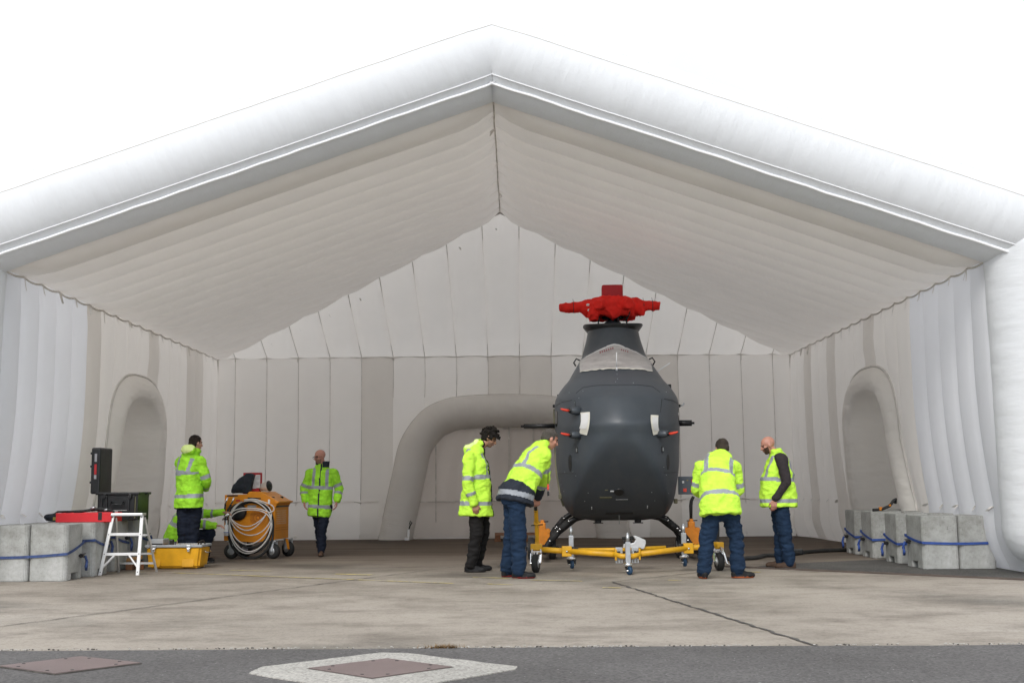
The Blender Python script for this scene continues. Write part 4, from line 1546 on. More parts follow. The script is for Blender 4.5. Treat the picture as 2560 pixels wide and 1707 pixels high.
# film taped over the windscreen
rows = []
for a in range(17):
    v = a / 16
    row = []
    for c in range(41):
        u = -1 + c / 20
        x = u * 0.535
        zt = 3.245 - 0.50 * abs(u) ** 1.25 * 0.52 + 0.01 * fbm(V((u * 4, 1, 0)))
        zb = 2.80 - 0.03 * u * u + 0.012 * fbm(V((u * 6, 5, 0)))
        z = zb + (zt - zb) * v
        lw = lev(z)[1]
        xx = max(-0.985 * lw, min(0.985 * lw, x))
        p, n = hp(xx, z, 0.010 + 0.006 * fbm(V((u * 3, v * 3, 2))))
        row.append(p)
    rows.append(row)
film = MB().grid(rows).build('windscreen_film', 'plastic_film', heli)
rows2 = []
for c in range(41):
    a, b = rows[0][c], rows[1][c]
    j = 0.3 * fbm(V((c * 0.5, 7, 1)))
    rows2.append([a.lerp(b, -0.45 + j) + V((0, -0.006, 0.0)), a.lerp(b, 0.25) + V((0, -0.006, 0))])
MB().grid(rows2).build('tape_strip', 'masking_tape', film)
rows2 = []
for c in range(41):
    a, b = rows[16][c], rows[15][c]
    j = 0.25 * fbm(V((c * 0.7, 3, 1)))
    rows2.append([a.lerp(b, -0.25 + j) + V((0, -0.006, 0.0)), a.lerp(b, 0.5) + V((0, -0.006, 0))])
MB().grid(rows2).build('tape_strip', 'paper', film)
# faint red stencil marks on the film
mb = MB()
for k in range(7):
    p, n = hp(-0.22 + 0.032 * k, 3.09 + 0.012 * k, 0.024)
    mb.box(p, (0.018, 0.003, 0.030))
for k in range(4):
    p, n = hp(0.10 + 0.03 * k, 3.13 - 0.012 * k, 0.024)
    mb.box(p, (0.016, 0.003, 0.022))
simple('faded_red', (0.33, 0.14, 0.14), 0.7)
mb.build('red_stencil', 'faded_red', film, smooth=False)


def patch(name, poly, mat, out, nx=5, nz=9, parent=heli):
    """quad cloth patch following the skin; poly = bl, br, tr, tl in (x, z)"""
    rr = []
    for a in range(nz):
        v = a / (nz - 1)
        row = []
        for c in range(nx):
            u = c / (nx - 1)
            lo = V((*poly[0], 0)).lerp(V((*poly[1], 0)), u)
            hi = V((*poly[3], 0)).lerp(V((*poly[2], 0)), u)
            q = lo.lerp(hi, v)
            bow = 0.02 * math.sin(math.pi * v) * (1 if poly[0][0] > 0 else -1) * -1
            p, n = hp(q.x + bow * 0.8, q.y, out + 0.004 * fbm(V((u * 3, v * 5, poly[0][0]))))
            row.append(p)
        rr.append(row)
    return MB().grid(rr).build(name, mat, parent)


a = patch('tape_patch', [(-.555, 1.83), (-.45, 1.80), (-.405, 2.12), (-.535, 2.12)], 'masking_tape', 0.012)
patch('tape_layer', [(-.55, 1.90), (-.462, 1.89), (-.42, 2.10), (-.525, 2.10)], 'paper', 0.018, parent=a)
a = patch('tape_patch', [(.46, 1.79), (.555, 1.82), (.545, 2.07), (.43, 2.07)], 'masking_tape', 0.012)
patch('tape_layer', [(.475, 1.86), (.545, 1.86), (.535, 2.04), (.45, 2.04)], 'paper', 0.018, parent=a)
for x, z, s in ((-0.56, 2.155, -1), (-0.565, 1.80, -1), (0.55, 1.80, 1)):
    p, n = hp(x, z, -0.03)
    d = V((s * 0.86, -0.5, 0.03)).normalized()
    pod = MB().lathe([(0.055, 0), (0.055, 0.10), (0.050, 0.145), (0.046, 0.15), (0.046, 0.165)], p, d, 18).build('probe_pod', 'heli_grey', heli)
    MB().lathe([(0.034, 0.16), (0.034, 0.19)], p, d, 14).build('probe_socket', 'black_metal', pod)
    q = p + d * 0.185
    MB().tube([q, q + d * 0.05, q + d * 0.10 + V((0, 0, 0.008)), q + d * 0.14 + V((0, 0, 0.018))], [0.016, 0.020, 0.017, 0.009], 8).build('probe_cover', 'red_tag', pod)


def disc(name, x, z, rx, rz, mat, out=0.004, th=None, parent=heli):
    p, n = hp(x, z, out)
    t = V((1, 0, 0)) - n * n.x
    t = t.normalized()
    u = n.cross(t).normalized()
    vs = [p + t * (rx * math.cos(2 * math.pi * j / 20)) + u * (rz * math.sin(2 * math.pi * j / 20)) for j in range(20)]
    vs2 = [q - n * 0.03 for q in vs]
    return MB().add(vs + vs2, [tuple(range(20))] + [(j, (j + 1) % 20, 20 + (j + 1) % 20, 20 + j) for j in range(20)]).build(name, mat, parent, smooth=False, recalc=True)


simple('port_glass', (0.006, 0.007, 0.008), 0.15)
disc('side_port', -0.895, 2.08, 0.10, 0.12, 'port_glass')
disc('side_port', 0.905, 2.10, 0.09, 0.12, 'port_glass')
disc('oval_panel', -0.70, 1.42, 0.055, 0.12, 'heli_trim', 0.003)
disc('oval_panel', 0.69, 1.42, 0.05, 0.11, 'heli_trim', 0.003)
for x in (-0.60, 0.60):
    p, n = hp(x, 1.60, 0.0)
    o = MB().box((0, 0, 0), (0.055, 0.02, 0.085), bev=0.006).build('static_port', 'black_plastic', heli, smooth=False)
    o.location = p
    o.rotation_euler[2] = math.atan2(n.x, -n.y)
    MB().box((0.008, -0.012, 0.0), (0.02, 0.006, 0.05)).build('port_slot', 'zinc', o, smooth=False)


def skinline(pts, name='panel_seam', r=0.004, mat='heli_trim', out=0.001):
    P = []
    for (x0, z0), (x1, z1) in zip(pts, pts[1:]):
        for k in range(10):
            f = k / 10
            P.append(hp(x0 + (x1 - x0) * f, z0 + (z1 - z0) * f, out)[0])
    P.append(hp(*pts[-1], out)[0])
    return MB().tube(P, r, 5).build(name, mat, heli)


for s in (-1, 1):
    skinline([(s * 0.905, 1.28), (s * 0.80, 1.28), (s * 0.62, 1.27)])
    skinline([(s * 0.92, 2.27), (s * 0.80, 2.31), (s * 0.66, 2.32)])
    skinline([(s * 0.62, 2.32), (s * 0.60, 2.2), (s * 0.585, 2.12)])
    skinline([(s * 0.60, 2.42), (s * 0.50, 2.50), (s * 0.30, 2.52), (0, 2.52)])
MB().tube([(-lev(z)[1] - 0.004, 1.5 + 0.12 * math.sin((z - 0.7) * 2), z) for z in [0.80 + 0.05 * k for k in range(30)]], 0.020, 6).build('door_gasket', 'gasket_olive', heli)
for x, z in ((-0.93, 2.29), (0.93, 2.27), (-0.86, 0.94), (0.85, 0.86), (-0.86, 2.44), (0.80, 2.56)):
    MB().box((x, 1.42, z), (0.05, 0.10, 0.045 if abs(x) > 0.85 and z > 1 else 0.07), bev=0.008).build('hinge', 'black_metal' if z > 1 else 'gasket_olive', heli, smooth=False)
MB().tube([(0.93, 1.42, 2.27), (0.99, 1.40, 2.28), (1.01, 1.40, 2.31)], 0.012, 6).build('door_hook', 'zinc', heli)
# cross poles through the cabin sides
MB().lathe([(0.034, 0), (0.034, 0.50)], (-0.90, 1.55, 2.0), (-1, 0, 0), 14).lathe([(0.018, 0.50), (0.018, 0.545)], (-0.90, 1.55, 2.0), (-1, 0, 0), 10).build('side_pole', 'black_metal', heli)
MB().lathe([(0.045, 0), (0.045, 0.23)], (0.90, 1.55, 2.02), (1, 0, 0), 14).lathe([(0.018, 0.23), (0.016, 0.27)], (0.90, 1.55, 2.02), (1, 0, 0), 10).build('side_pole', 'black_metal', heli)
# probes on top of the nose
b, n = hp(0.0, 2.77, 0.0)
MB().cyl(b, b + V((0, -0.02, 0.05)), 0.018, 0.009, n=10).cyl(b + V((0, -0.02, 0.05)), b + V((0, -0.07, 0.26)), 0.009, 0.007, n=8).build('wire_cutter', 'white_metal', heli)
MB().tube([(0.60, 1.5, 2.78), (0.82, 1.45, 2.92)], [0.006, 0.009], 6).build('whip_antenna', 'white_metal', heli)
for s in (-1, 1):
    MB().tube([(s * 0.52, 2.0, 3.03), (s * 0.59, 1.97, 3.06), (s * 0.63, 1.97, 3.0), (s * 0.60, 2.0, 2.95)], 0.012, 6).build('grab_handle', 'black_metal', heli)
# underside lamp, placard and marks
p, n = hp(-0.01, 1.01, 0.0)
lampo = MB().lathe([(0.07, -0.01), (0.07, 0.012), (0.058, 0.014), (0.056, -0.02), (0.01, -0.022)], p, n, 22).build('landing_lamp', 'heli_trim', heli)
MB().lathe([(0.060, 0.013), (0.064, 0.017), (0.058, 0.017)], p, n, 22).build('lamp_ring', 'black_metal', lampo)
for x, z, w, h, mt, nm in ((-0.20, 0.93, 0.17, 0.035, 'gasket_olive', 'placard'), (0.03, 0.90, 0.17, 0.008, 'print_grey', 'placard'), (-0.11, 1.02, 0.05, 0.018, 'white_metal', 'placard'), (-0.19, 1.035, 0.04, 0.014, 'gasket_olive', 'placard'),
                           (0.0, 0.70, 0.40, 0.05, 'black_plastic', 'belly_slot'), (-0.40, 0.78, 0.010, 0.06, 'white_metal', 'belly_mark'), (0.40, 0.79, 0.010, 0.06, 'white_metal', 'belly_mark')):
    q, n = hp(x, z, 0.003)
    o = MB().box((0, 0, 0), (w, 0.006, h)).build(nm, mt, heli, smooth=False)
    o.matrix_basis = Matrix.Translation(q) @ n.to_track_quat('-Y', 'Z').to_matrix().to_4x4()
mb = MB()
for x, z in ((0.0, 2.62), (-0.03, 2.57), (0.22, 2.55), (-0.50, 2.44), (-0.56, 2.34), (-0.62, 2.28), (0.62, 1.35), (-0.66, 1.30), (-0.62, 1.24), (0.66, 1.24), (-0.78, 1.30), (-0.45, 1.0), (0.45, 1.0), (0.70, 0.98), (-0.84, 1.12), (-0.80, 1.02), (0.52, 1.92), (-0.50, 0.88), (0.50, 0.88), (0.0, 2.70), (-0.70, 2.44), (-0.82, 2.30), (0.70, 2.43)):
    q, n = hp(x, z, 0.002)
    mb.ell(q, (0.0055, 0.0055, 0.0055), sub=1)
mb.build('fasteners', 'zinc', heli)
for x in (-0.30, 0.29):
    MB().cyl((x, 1.5, 0.62), (x, 1.5, 0.55), 0.05, n=14).box((x, 1.5, 0.545), (0.15, 0.12, 0.012), bev=0.003).build('belly_antenna', 'heli_trim', heli, smooth=False)
MB().tube([(0.0, 1.15, 0.86), (0.0, 1.1, 0.54)], [0.007, 0.004], 6).build('belly_whip', 'zinc', heli)
# open access door with its stencils
t2 = MB().box((1.07, 1.75, 1.09), (0.30, 0.02, 0.27), bev=0.006).build('access_door', 'panel_grey', heli, smooth=False)
for x, z, w, h, mt in ((1.02, 1.02, 0.05, 0.05, 'red_tag'), (0.995, 1.14, 0.03, 0.035, 'paper'), (1.13, 1.155, 0.022, 0.05, 'red_board'), (1.185, 1.155, 0.05, 0.05, 'paper'), (1.115, 1.005, 0.022, 0.04, 'red_board'), (1.06, 1.165, 0.025, 0.012, 'olive_cloth')):
    MB().box((x, 1.736, z), (w, 0.004, h)).build('door_stencil', mt, t2, smooth=False)
mb = MB().box((1.158, 1.736, 1.015), (0.012, 0.004, 0.07))
for z in (0.985, 1.015, 1.045):
    mb.box((1.18, 1.7355, z), (0.04, 0.004, 0.012))
mb.build('letter_e', 'black_plastic', t2, smooth=False)
# skid gear: two bowed cross tubes, skid tubes
for yy, nm in ((1.55, 'front'), (3.35, 'rear')):
    for s in (-1, 1):
        pts = catmull([(s * 0.30, 0.64), (s * 0.52, 0.635), (s * 0.70, 0.58), (s * 0.87, 0.45), (s * 1.02, 0.28), (s * 1.10, 0.16)] if nm == 'front' else [(s * 0.30, 0.66), (s * 0.62, 0.66), (s * 0.80, 0.58), (s * 0.95, 0.42), (s * 1.06, 0.26), (s * 1.10, 0.16)], 5)
        ct = MB().tube([(x, yy, z) for x, z in pts], 0.043, 14).build('cross_tube', 'black_metal', heli)
        for f in (0.55, 0.75):
            i = int(f * (len(pts) - 1))
            a, b = V((pts[i][0], yy, pts[i][1])), V((pts[i + 1][0], yy, pts[i + 1][1]))
            d = (b - a).normalized()
            MB().cyl(a - d * 0.09, a + d * 0.09, 0.049, n=14).build('sleeve', 'rubber', ct)
            for q in (-0.09, 0.09):
                MB().cyl(a + d * (q - 0.006), a + d * (q + 0.006), 0.0515, n=14).build('clamp_band', 'black_metal', ct)
                MB().ell(a + d * q + V((0, -0.05, 0.008)), (0.016, 0.012, 0.016), sub=2).build('clamp_screw', 'chrome', ct)
for s in (-1, 1):
    MB().tube([(s * 1.10, 0.85, 0.22), (s * 1.10, 1.1, 0.15), (s * 1.10, 1.4, 0.13), (s * 1.10, 4.2, 0.13)], 0.045, 12).build('skid_tube', 'black_metal', heli)
    MB().tube([(s * 0.62, 1.75, 0.62), (s * 0.90, 1.78, 0.40), (s * 1.08, 1.8, 0.2)], 0.045, 10).build('step_strut', 'black_metal', heli)

# cloth cover on the rotor head
mb = MB()
mb.lathe([(0.05, 0.33), (0.22, 0.32), (0.35, 0.28), (0.41, 0.19), (0.40, 0.09), (0.36, 0.01), (0.32, -0.03)][::-1], (0, 0, 0), (0, 0, 1), 24)
for s, L in ((-1, 0.84), (1, 0.76)):
    mb.tube([(s * 0.2, 0, 0.17), (s * 0.40, 0, 0.16), (s * 0.52, 0.0, 0.185), (s * 0.66, 0, 0.17), (s * L, 0, 0.17)], [0.14, 0.15, 0.085, 0.075, 0.068], 12)
mb.tube([(-0.25, -0.15, 0.1), (-0.30, -0.22, -0.02), (-0.30, -0.22, -0.12)], [0.12, 0.10, 0.06], 10)
mb.tube([(0.38, -0.05, 0.14), (0.44, -0.1, 0.06), (0.46, -0.1, 0.0)], [0.12, 0.08, 0.03], 10)
for a in (60, 120, 240, 300):
    mb.tube([(0.2 * math.cos(R(a)), 0.2 * math.sin(R(a)), 0.18), (0.5 * math.cos(R(a)), 0.5 * math.sin(R(a)), 0.14)], [0.13, 0.08], 10)
me = remesh(mb, 0.011, 2)
nrm_ = [v.normal.copy() for v in me.vertices]
for v, nn in zip(me.vertices, nrm_):
    a = math.atan2(v.co.y, v.co.x)
    f = sm(0.2, -0.1, v.co.z)
    q = V((v.co.x * 5, v.co.y * 5, v.co.z * 3))
    v.co += nn * (0.012 * fbm(q) + 0.018 * (max(0, 1 - 3 * abs(noise.noise(V((q.x * 1.1 + q.z, q.y, q.z * 1.6 - q.x * .5))))) - 0.35) + 0.006 * max(0, 1 - 3 * abs(noise.noise(q * 2.3))))
    v.co.z += 0.10 * f * (abs(math.sin(a * 2.0)) ** 0.7 - 0.55) if abs(v.co.x) < 0.36 else 0
me.materials.append(MATS['red_cloth'])
cov = thing('rotor_cover', 'bright red cloth cover tied over the helicopter rotor head', 'cover', heli.matrix_basis @ V((0, 2.38, 3.76)), R(-3))
link('cloth', me, cov)
MB().box((0.0, 0.0, 0.385), (0.335, 0.30, 0.25), bev=0.03, seg=3).build('hub_cap_box', 'red_board', cov, smooth=False)
mb = MB()
for x in (-0.62, 0.64, 0.50):
    mb.tube([(x, 0.09 * math.cos(a), 0.175 + 0.09 * math.sin(a)) for a in [k * 0.4 for k in range(17)]], 0.005, 5)
    mb.cyl((x, 0, 0.25), (x - 0.01, 0, 0.31), 0.003, n=5)
mb.build('tie_cord', 'black_plastic', cov)
MB().ell((-0.385, -0.13, 0.19), (0.035, 0.03, 0.024), sub=2).ell((-0.36, -0.16, 0.10), (0.042, 0.03, 0.026), sub=2).build('lining_fold', 'white_metal', cov)

# ================================================================ ground handling jacks, tow frame
def jack(px, y, label, lever):
    t = thing('handling_jack', label, 'jack', (px, y, 0))
    for x in (-0.17, 0.15):
        w = MB().lathe([(0.10, -0.05), (0.15, -0.05), (0.165, -0.03), (0.165, 0.03), (0.15, 0.05), (0.10, 0.05)], (x, 0.05, 0.165), (1, 0, 0), 24).build('wheel', 'rubber', t)
        MB().lathe([(0.02, -0.055), (0.10, -0.05), (0.10, 0.05), (0.02, 0.055)], (x, 0.05, 0.165), (1, 0, 0), 16).build('rim', 'zinc', w)
    MB().prism([(-0.09, 0.10), (-0.06, 0.46), (0.06, 0.46), (0.09, 0.10)], -0.07, -0.05, axes='xz').prism([(-0.09, 0.10), (-0.06, 0.46), (0.06, 0.46), (0.09, 0.10)], 0.08, 0.10, axes='xz').box((0, 0.015, 0.30), (0.06, 0.12, 0.3)).build('bracket', 'jack_orange', t, smooth=False)
    mb = MB()
    for x in (-0.085, 0.085):
        mb.cyl((x, -0.08, 0.43), (x, 0.1, 0.43), 0.035, n=14)
        mb.prism([(x - 0.03, 0.15), (x + 0.03, 0.15), (x + 0.02, 0.43), (x - 0.02, 0.43)], -0.075, -0.05, axes='xz')
    mb.box((0, 0.0, 0.50), (0.10, 0.10, 0.10), bev=0.012).box((0.0, 0, 0.56), (0.06, 0.06, 0.06), bev=0.01)
    mb.build('pump_head', 'jack_orange', t, smooth=False)
    MB().cyl((-0.07, -0.02, 0.56), (0.09, -0.02, 0.565), 0.008, n=8).build('pin', 'black_metal', t)
    if lever:
        MB().tube([(0, 0, 0.58), (0.0, -0.01, 0.78), (0.01, -0.02, 0.86), (0.04, -0.04, 0.92)], [0.022, 0.028, 0.026, 0.024], 10).build('lever', 'rubber', t)
    MB().box((0.0, 0.03, 0.165), (0.5, 0.05, 0.06), bev=0.006).build('axle', 'black_metal', t, smooth=False)
    return t


jack(0.38, 17.75, 'orange hydraulic ground wheel jack at the left skid', False)
jack(2.63, 17.75, 'orange hydraulic ground wheel jack with black lever, right skid', True)

fr = thing('tow_frame', 'yellow tubular towing frame on casters before the helicopter nose', 'tow frame', (0, 0, 0))
def tw(nm, pts, r=0.036, mat='tow_yellow', par=None):
    return MB().tube(pts, r, 14).build(nm, mat, par or fr)
AP = V((1.375, 14.72, 0.235))
LE, RE = V((0.28, 15.22, 0.29)), V((2.57, 15.25, 0.325))
def ln(a, b, f):
    return a.lerp(b, f)
tw('bar', [ln(AP, LE, 0.13), ln(AP, LE, 0.66)])
tw('bar', [ln(AP, LE, 0.70), LE])
tw('bar', [ln(AP, RE, 0.12), ln(AP, RE, 0.66)])
tw('bar', [ln(AP, RE, 0.70), RE])
tw('bar', [AP + V((-0.16, 0.055, 0.012)), AP + V((-0.07, 0.0, -0.012)), AP + V((0.07, 0.0, -0.012)), AP + V((0.16, 0.055, 0.012))], 0.034)
for f, e in ((0.68, LE), (0.68, RE)):
    q = ln(AP, e, f)
    MB().box(q, (0.125, 0.09, 0.13), bev=0.008).build('joint_block', 'tow_yellow', fr, smooth=False)
    MB().cyl(q + V((0, -0.045, 0)), q + V((0, -0.062, 0)), 0.014, n=6).build('bolt', 'chrome', fr)
    s = 1 if e is LE else -1
    MB().cyl(q + V((s * 0.065, 0.02, 0.012)), q + V((s * 0.125, 0.02, 0.012)), 0.045, n=14).build('bushing', 'rubber', fr)
for s, e in ((-1, LE), (1, RE)):
    q = ln(AP, e, 0.13)
    MB().box(q, (0.022, 0.10, 0.14), bev=0.006).build('flange', 'tow_yellow', fr, smooth=False)
    q2 = ln(AP, e, 0.11)
    MB().cyl(q2, ln(AP, e, 0.075), 0.044, n=14).build('bushing', 'rubber', fr)
tw('cross_bar', [(0.80, 15.45, 0.265), (1.37, 15.40, 0.268), (1.95, 15.5, 0.285)], 0.026)
def caster(c, top, zt, h, rot, par=fr, wheel='caster_blue', r=0.052):
    """square post with screw and swivel castor"""
    c = V(c)
    MB().box(c + V((0, 0, (h + zt) / 2)), (0.062, 0.062, zt - h), bev=0.004).build('post', 'zinc', par, smooth=False)
    MB().cyl(c + V((0, 0, zt)), c + V((0, 0, zt + 0.10)), 0.022, n=10).cyl(c + V((0, 0, zt + 0.10)), c + V((0, 0, zt + 0.115)), 0.015, n=8).build('screw', 'zinc', par)
    MB().lathe([(0.05, 0.0), (0.062, 0.012), (0.062, 0.03), (0.04, 0.045)], c + V((0, 0, h - 0.045)), (0, 0, 1), 18).build('swivel', 'chrome', par)
    ax = V((math.cos(rot), math.sin(rot), 0))
    tr = V((-ax.y, ax.x, 0)) * -0.03
    wc = c + tr + V((0, 0, top + r))
    mb = MB()
    for s in (-1, 1):
        mb.tube([c + V((0, 0, h - 0.04)) + ax * 0.034 * s, wc + ax * 0.034 * s], [0.030, 0.018], 8, flat=0.2)
    mb.build('fork', 'black_metal', par, smooth=False)
    w = MB().lathe([(r * 0.5, -0.02), (r * 0.9, -0.02), (r, -0.012), (r, 0.012), (r * 0.9, 0.02), (r * 0.5, 0.02)], wc, ax, 20).build('wheel', wheel, par)
    MB().cyl(wc - ax * 0.045, wc + ax * 0.045, 0.011, n=8).build('axle', 'chrome', w)
caster((1.375, 14.66, 0), 0.0, 0.40, 0.15, R(25))
caster((0.70, 15.32, 0), 0.035, 0.46, 0.19, R(10))
caster((2.17, 15.35, 0), 0.05, 0.48, 0.20, R(5))
for x in (-0.10, 0.10):
    MB().box(AP + V((x, 0.06, 0.045)), (0.09, 0.02, 0.10), bev=0.004).box(AP + V((x, 0.06, -0.075)), (0.09, 0.02, 0.05), bev=0.004).box(AP + V((x, 0.07, -0.02)), (0.05, 0.012, 0.12)).build('toggle_clamp', 'zinc', fr, smooth=False)
mb = MB()
for x in (-0.12, -0.08, 0.08, 0.12):
    mb.cyl(AP + V((x, 0.04, 0.06)), AP + V((x, 0.03, -0.09)), 0.008, n=6)
mb.build('clamp_bolt', 'chrome', fr)
def big_caster(c, rot, handle):
    c = V(c)
    ax = V((math.cos(rot), math.sin(rot), 0))
    r = 0.115
    tr = V((ax.y, -ax.x, 0)) * 0.05
    wc = c + tr + V((0, 0, r))
    w = MB().lathe([(r * 0.5, -0.035), (r * 0.88, -0.04), (r, -0.025), (r, 0.025), (r * 0.88, 0.04), (r * 0.5, 0.035)], wc, ax, 28).build('wheel', 'rubber', fr)
    MB().lathe([(0.02, -0.042), (r * 0.5, -0.037), (r * 0.5, 0.037), (0.02, 0.042)], wc, ax, 16).build('rim', 'zinc', w)
    mb = MB()
    for s in (-1, 1):
        mb.tube([c + V((0, 0, 0.235)) + ax * 0.045 * s, wc + ax * 0.055 * s], [0.035, 0.02], 8, flat=0.25)
    mb.cyl(wc - ax * 0.07, wc + ax * 0.07, 0.012, n=8)
    mb.box(c + V((0, 0, 0.265)), (0.14, 0.12, 0.014)).lathe([(0.055, 0), (0.055, 0.025)], c + V((0, 0, 0.232)), (0, 0, 1), 16)
    for a, b in ((-.055, -.045), (.055, -.045), (.055, .045), (-.055, .045)):
        mb.cyl(c + V((a, b, 0.25)), c + V((a, b, 0.295)), 0.012, n=8)
    mb.build('swivel_fork', 'chrome', fr, smooth=False)
    MB().box(c + V((0.0, 0, 0.32)), (0.15, 0.10, 0.085), bev=0.012).build('head_block', 'tow_yellow', fr, smooth=False)
    return c
c = big_caster((0.245, 15.22, 0), R(-12), True)
MB().box((0.255, 15.21, 0.39), (0.05, 0.06, 0.22), bev=0.006).tube([(0.255, 15.19, 0.40), (0.25, 15.12, 0.62), (0.24, 14.98, 0.80)], [0.024, 0.028, 0.026], 10).box((0.25, 15.11, 0.63), (0.075, 0.05, 0.05), bev=0.008).build('tow_handle', 'tow_yellow', fr, smooth=False)
MB().cyl((0.24, 14.99, 0.775), (0.235, 14.94, 0.90), 0.021, n=12).build('grip', 'rubber', fr)
MB().cyl((0.18, 15.12, 0.60), (0.33, 15.1, 0.61), 0.008, n=8).build('pin', 'black_metal', fr)
big_caster((2.60, 15.28, 0), R(8), False)
MB().tube([(2.62, 15.2, 0.30), (2.66, 15.15, 0.22), (2.68, 15.1, 0.10), (2.72, 15.1, 0.085)], 0.014, 8).build('brake_pedal', 'chrome', fr)

# hand tool resting on the frame
t = thing('frame_tool', 'silver cast tool with black grip resting on the yellow frame', 'tool', (1.52, 15.41, 0.292))
mb = MB()
mb.prism([(-0.14, 0.0), (0.08, 0.0), (0.10, -0.018), (0.13, -0.018), (0.15, 0.02), (0.16, 0.06), (0.155, 0.10), (0.04, 0.15), (-0.01, 0.155), (0.03, 0.10), (0.0, 0.06), (-0.13, 0.05)], -0.04, 0.04, axes='xz', bev=0.006)
mb.build('casting', 'aluminium', t, smooth=False)
MB().cyl((-0.15, -0.02, 0.118), (0.0, -0.02, 0.125), 0.022, n=12).cyl((-0.12, -0.02, 0.05), (-0.12, -0.02, 0.12), 0.012, n=8).cyl((-0.03, -0.02, 0.05), (-0.03, -0.02, 0.12), 0.012, n=8).build('grip', 'black_plastic', t)
MB().box((-0.05, 0, -0.008), (0.16, 0.08, 0.016)).build('saddle', 'tow_yellow', t, smooth=False)

# power lead from the access door, and across the floor
pts = catmull([(2.72, 17.62, 1.03), (2.80, 17.58, 1.02), (2.90, 17.5, 0.86), (2.95, 17.45, 0.55), (2.93, 17.4, 0.25), (2.90, 17.36, 0.08), (2.95, 17.28, 0.035), (3.11, 16.98, 0.03), (3.30, 17.15, 0.03), (3.48, 17.27, 0.03), (3.72, 17.75, 0.035), (3.97, 17.86, 0.03), (4.3, 18.2, 0.03), (4.45, 18.45, 0.035), (4.97, 18.95, 0.03), (5.6, 19.1, 0.03), (6.05, 19.0, 0.03)], 6)
lead = thing('power_lead', 'thick black power lead hanging from the helicopter across the floor', 'cable')
MB().tube([(max(0, 0) + p[0], p[1], max(0.032, p[2])) for p in pts], 0.030, 10).build('lead', 'rubber', lead)
MB().tube([(p[0] + 0.035, p[1] + 0.03, max(0.028, p[2] - 0.01)) for p in pts[12:]], 0.022, 8).build('second_core', 'rubber', lead)
MB().box((4.36, 18.33, 0.05), (0.16, 0.10, 0.09), bev=0.02).build('connector', 'black_plastic', lead, smooth=False)

# pallet by the back doorway
pal = thing('wooden_pallet', 'reddish wooden pallet lying under the back doorway flap', 'pallet', (0.15, 23.9, 0), R(2))
for k in range(5):
    MB().box((0, -0.4 + 0.2 * k, 0.13), (1.2, 0.13, 0.022), bev=0.003).build('deck_board', 'wood', pal, smooth=False)
for x in (-0.55, 0, 0.55):
    MB().box((x, 0, 0.065), (0.10, 0.9, 0.09), bev=0.003).build('runner', 'wood', pal, smooth=False)
    MB().box((x, 0, 0.010), (0.13, 0.92, 0.018)).build('base_board', 'wood', pal, smooth=False)
pk = thing('strap_peg', 'white plastic buckle on black webbing at the doorway foot', 'buckle', (-2.28, 24.3, 0))
MB().box((0, 0, 0.03), (0.10, 0.06, 0.06), bev=0.01).box((0.03, 0, 0.15), (0.05, 0.03, 0.16), bev=0.008).build('buckle', 'white_metal', pk, smooth=False)
MB().tube([(0.03, 0, 0.2), (0.06, 0, 0.3), (0.10, 0, 0.36), (0.07, 0, 0.40), (0.05, 0, 0.33)], 0.012, 6).build('webbing', 'black_plastic', pk)
# ================================================================ people
def cloth(name, col, rough=0.8, var=0.18, bump=0.35, bs=14, spec=0.25):
    m, n, l, b = new_mat(name)
    vec = coords(n, l)
    a = noise_tex(n, l, vec, 7, 5, 0.6)
    l.new(ramp(n, l, a, [(0.3, tuple(c * (1 - var) for c in col)), (0.65, tuple(min(1, c * (1 + var * 0.5)) for c in col))]), b.inputs['Base Color'])
    b.inputs['Roughness'].default_value = rough
    b.inputs['Specular IOR Level'].default_value = spec
    add_bump(n, l, b, noise_tex(n, l, coords(n, l, 'Object', (1, 1, 2.2)), bs, 4, 0.55), bump, 0.03)
    return m


cloth('hivis', (0.57, 0.95, 0.075), 0.7, 0.14, 0.5)
cloth('hivis_worn', (0.36, 0.78, 0.04), 0.75, 0.32, 0.6)
cloth('hivis_pale', (0.70, 0.85, 0.32), 0.8, 0.1)
cloth('reflective', (0.30, 0.32, 0.35), 0.45, 0.1, 0.2)
cloth('navy_trim', (0.022, 0.027, 0.038), 0.8)
cloth('black_lining', (0.014, 0.014, 0.017), 0.85)
cloth('blue_trousers', (0.010, 0.026, 0.058), 0.85, 0.25, 0.5)
cloth('navy_trousers', (0.008, 0.012, 0.024), 0.85, 0.25, 0.5)
cloth('black_trousers', (0.012, 0.011, 0.011), 0.85, 0.25, 0.5)
cloth('brown_fleece', (0.040, 0.033, 0.036), 0.95, 0.2)
cloth('shoe_black', (0.012, 0.012, 0.013), 0.6)
cloth('shoe_brown', (0.075, 0.045, 0.030), 0.7)
cloth('sole_red', (0.22, 0.018, 0.018), 0.7)
cloth('sole_orange', (0.36, 0.085, 0.025), 0.7)
cloth('sole_dark', (0.03, 0.028, 0.027), 0.8)
cloth('sole_white', (0.45, 0.45, 0.45), 0.7)
for nm, c in (('skin', (0.50, 0.27, 0.19)), ('skin_pink', (0.52, 0.25, 0.18)), ('skin_tan', (0.42, 0.22, 0.14))):
    m, n, l, b = new_mat(nm)
    l.new(ramp(n, l, noise_tex(n, l, coords(n, l), 16, 4), [(0.35, tuple(x * 0.88 for x in c)), (0.65, c)]), b.inputs['Base Color'])
    b.inputs['Roughness'].default_value = 0.5
    b.inputs['Subsurface Weight'].default_value = 0.12
    b.inputs['Subsurface Radius'].default_value = (0.02, 0.008, 0.004)
cloth('hair_dark', (0.012, 0.009, 0.007), 0.6, 0.4, 0.8, 40)
cloth('hair_brown', (0.020, 0.012, 0.008), 0.6, 0.4, 0.8, 40)
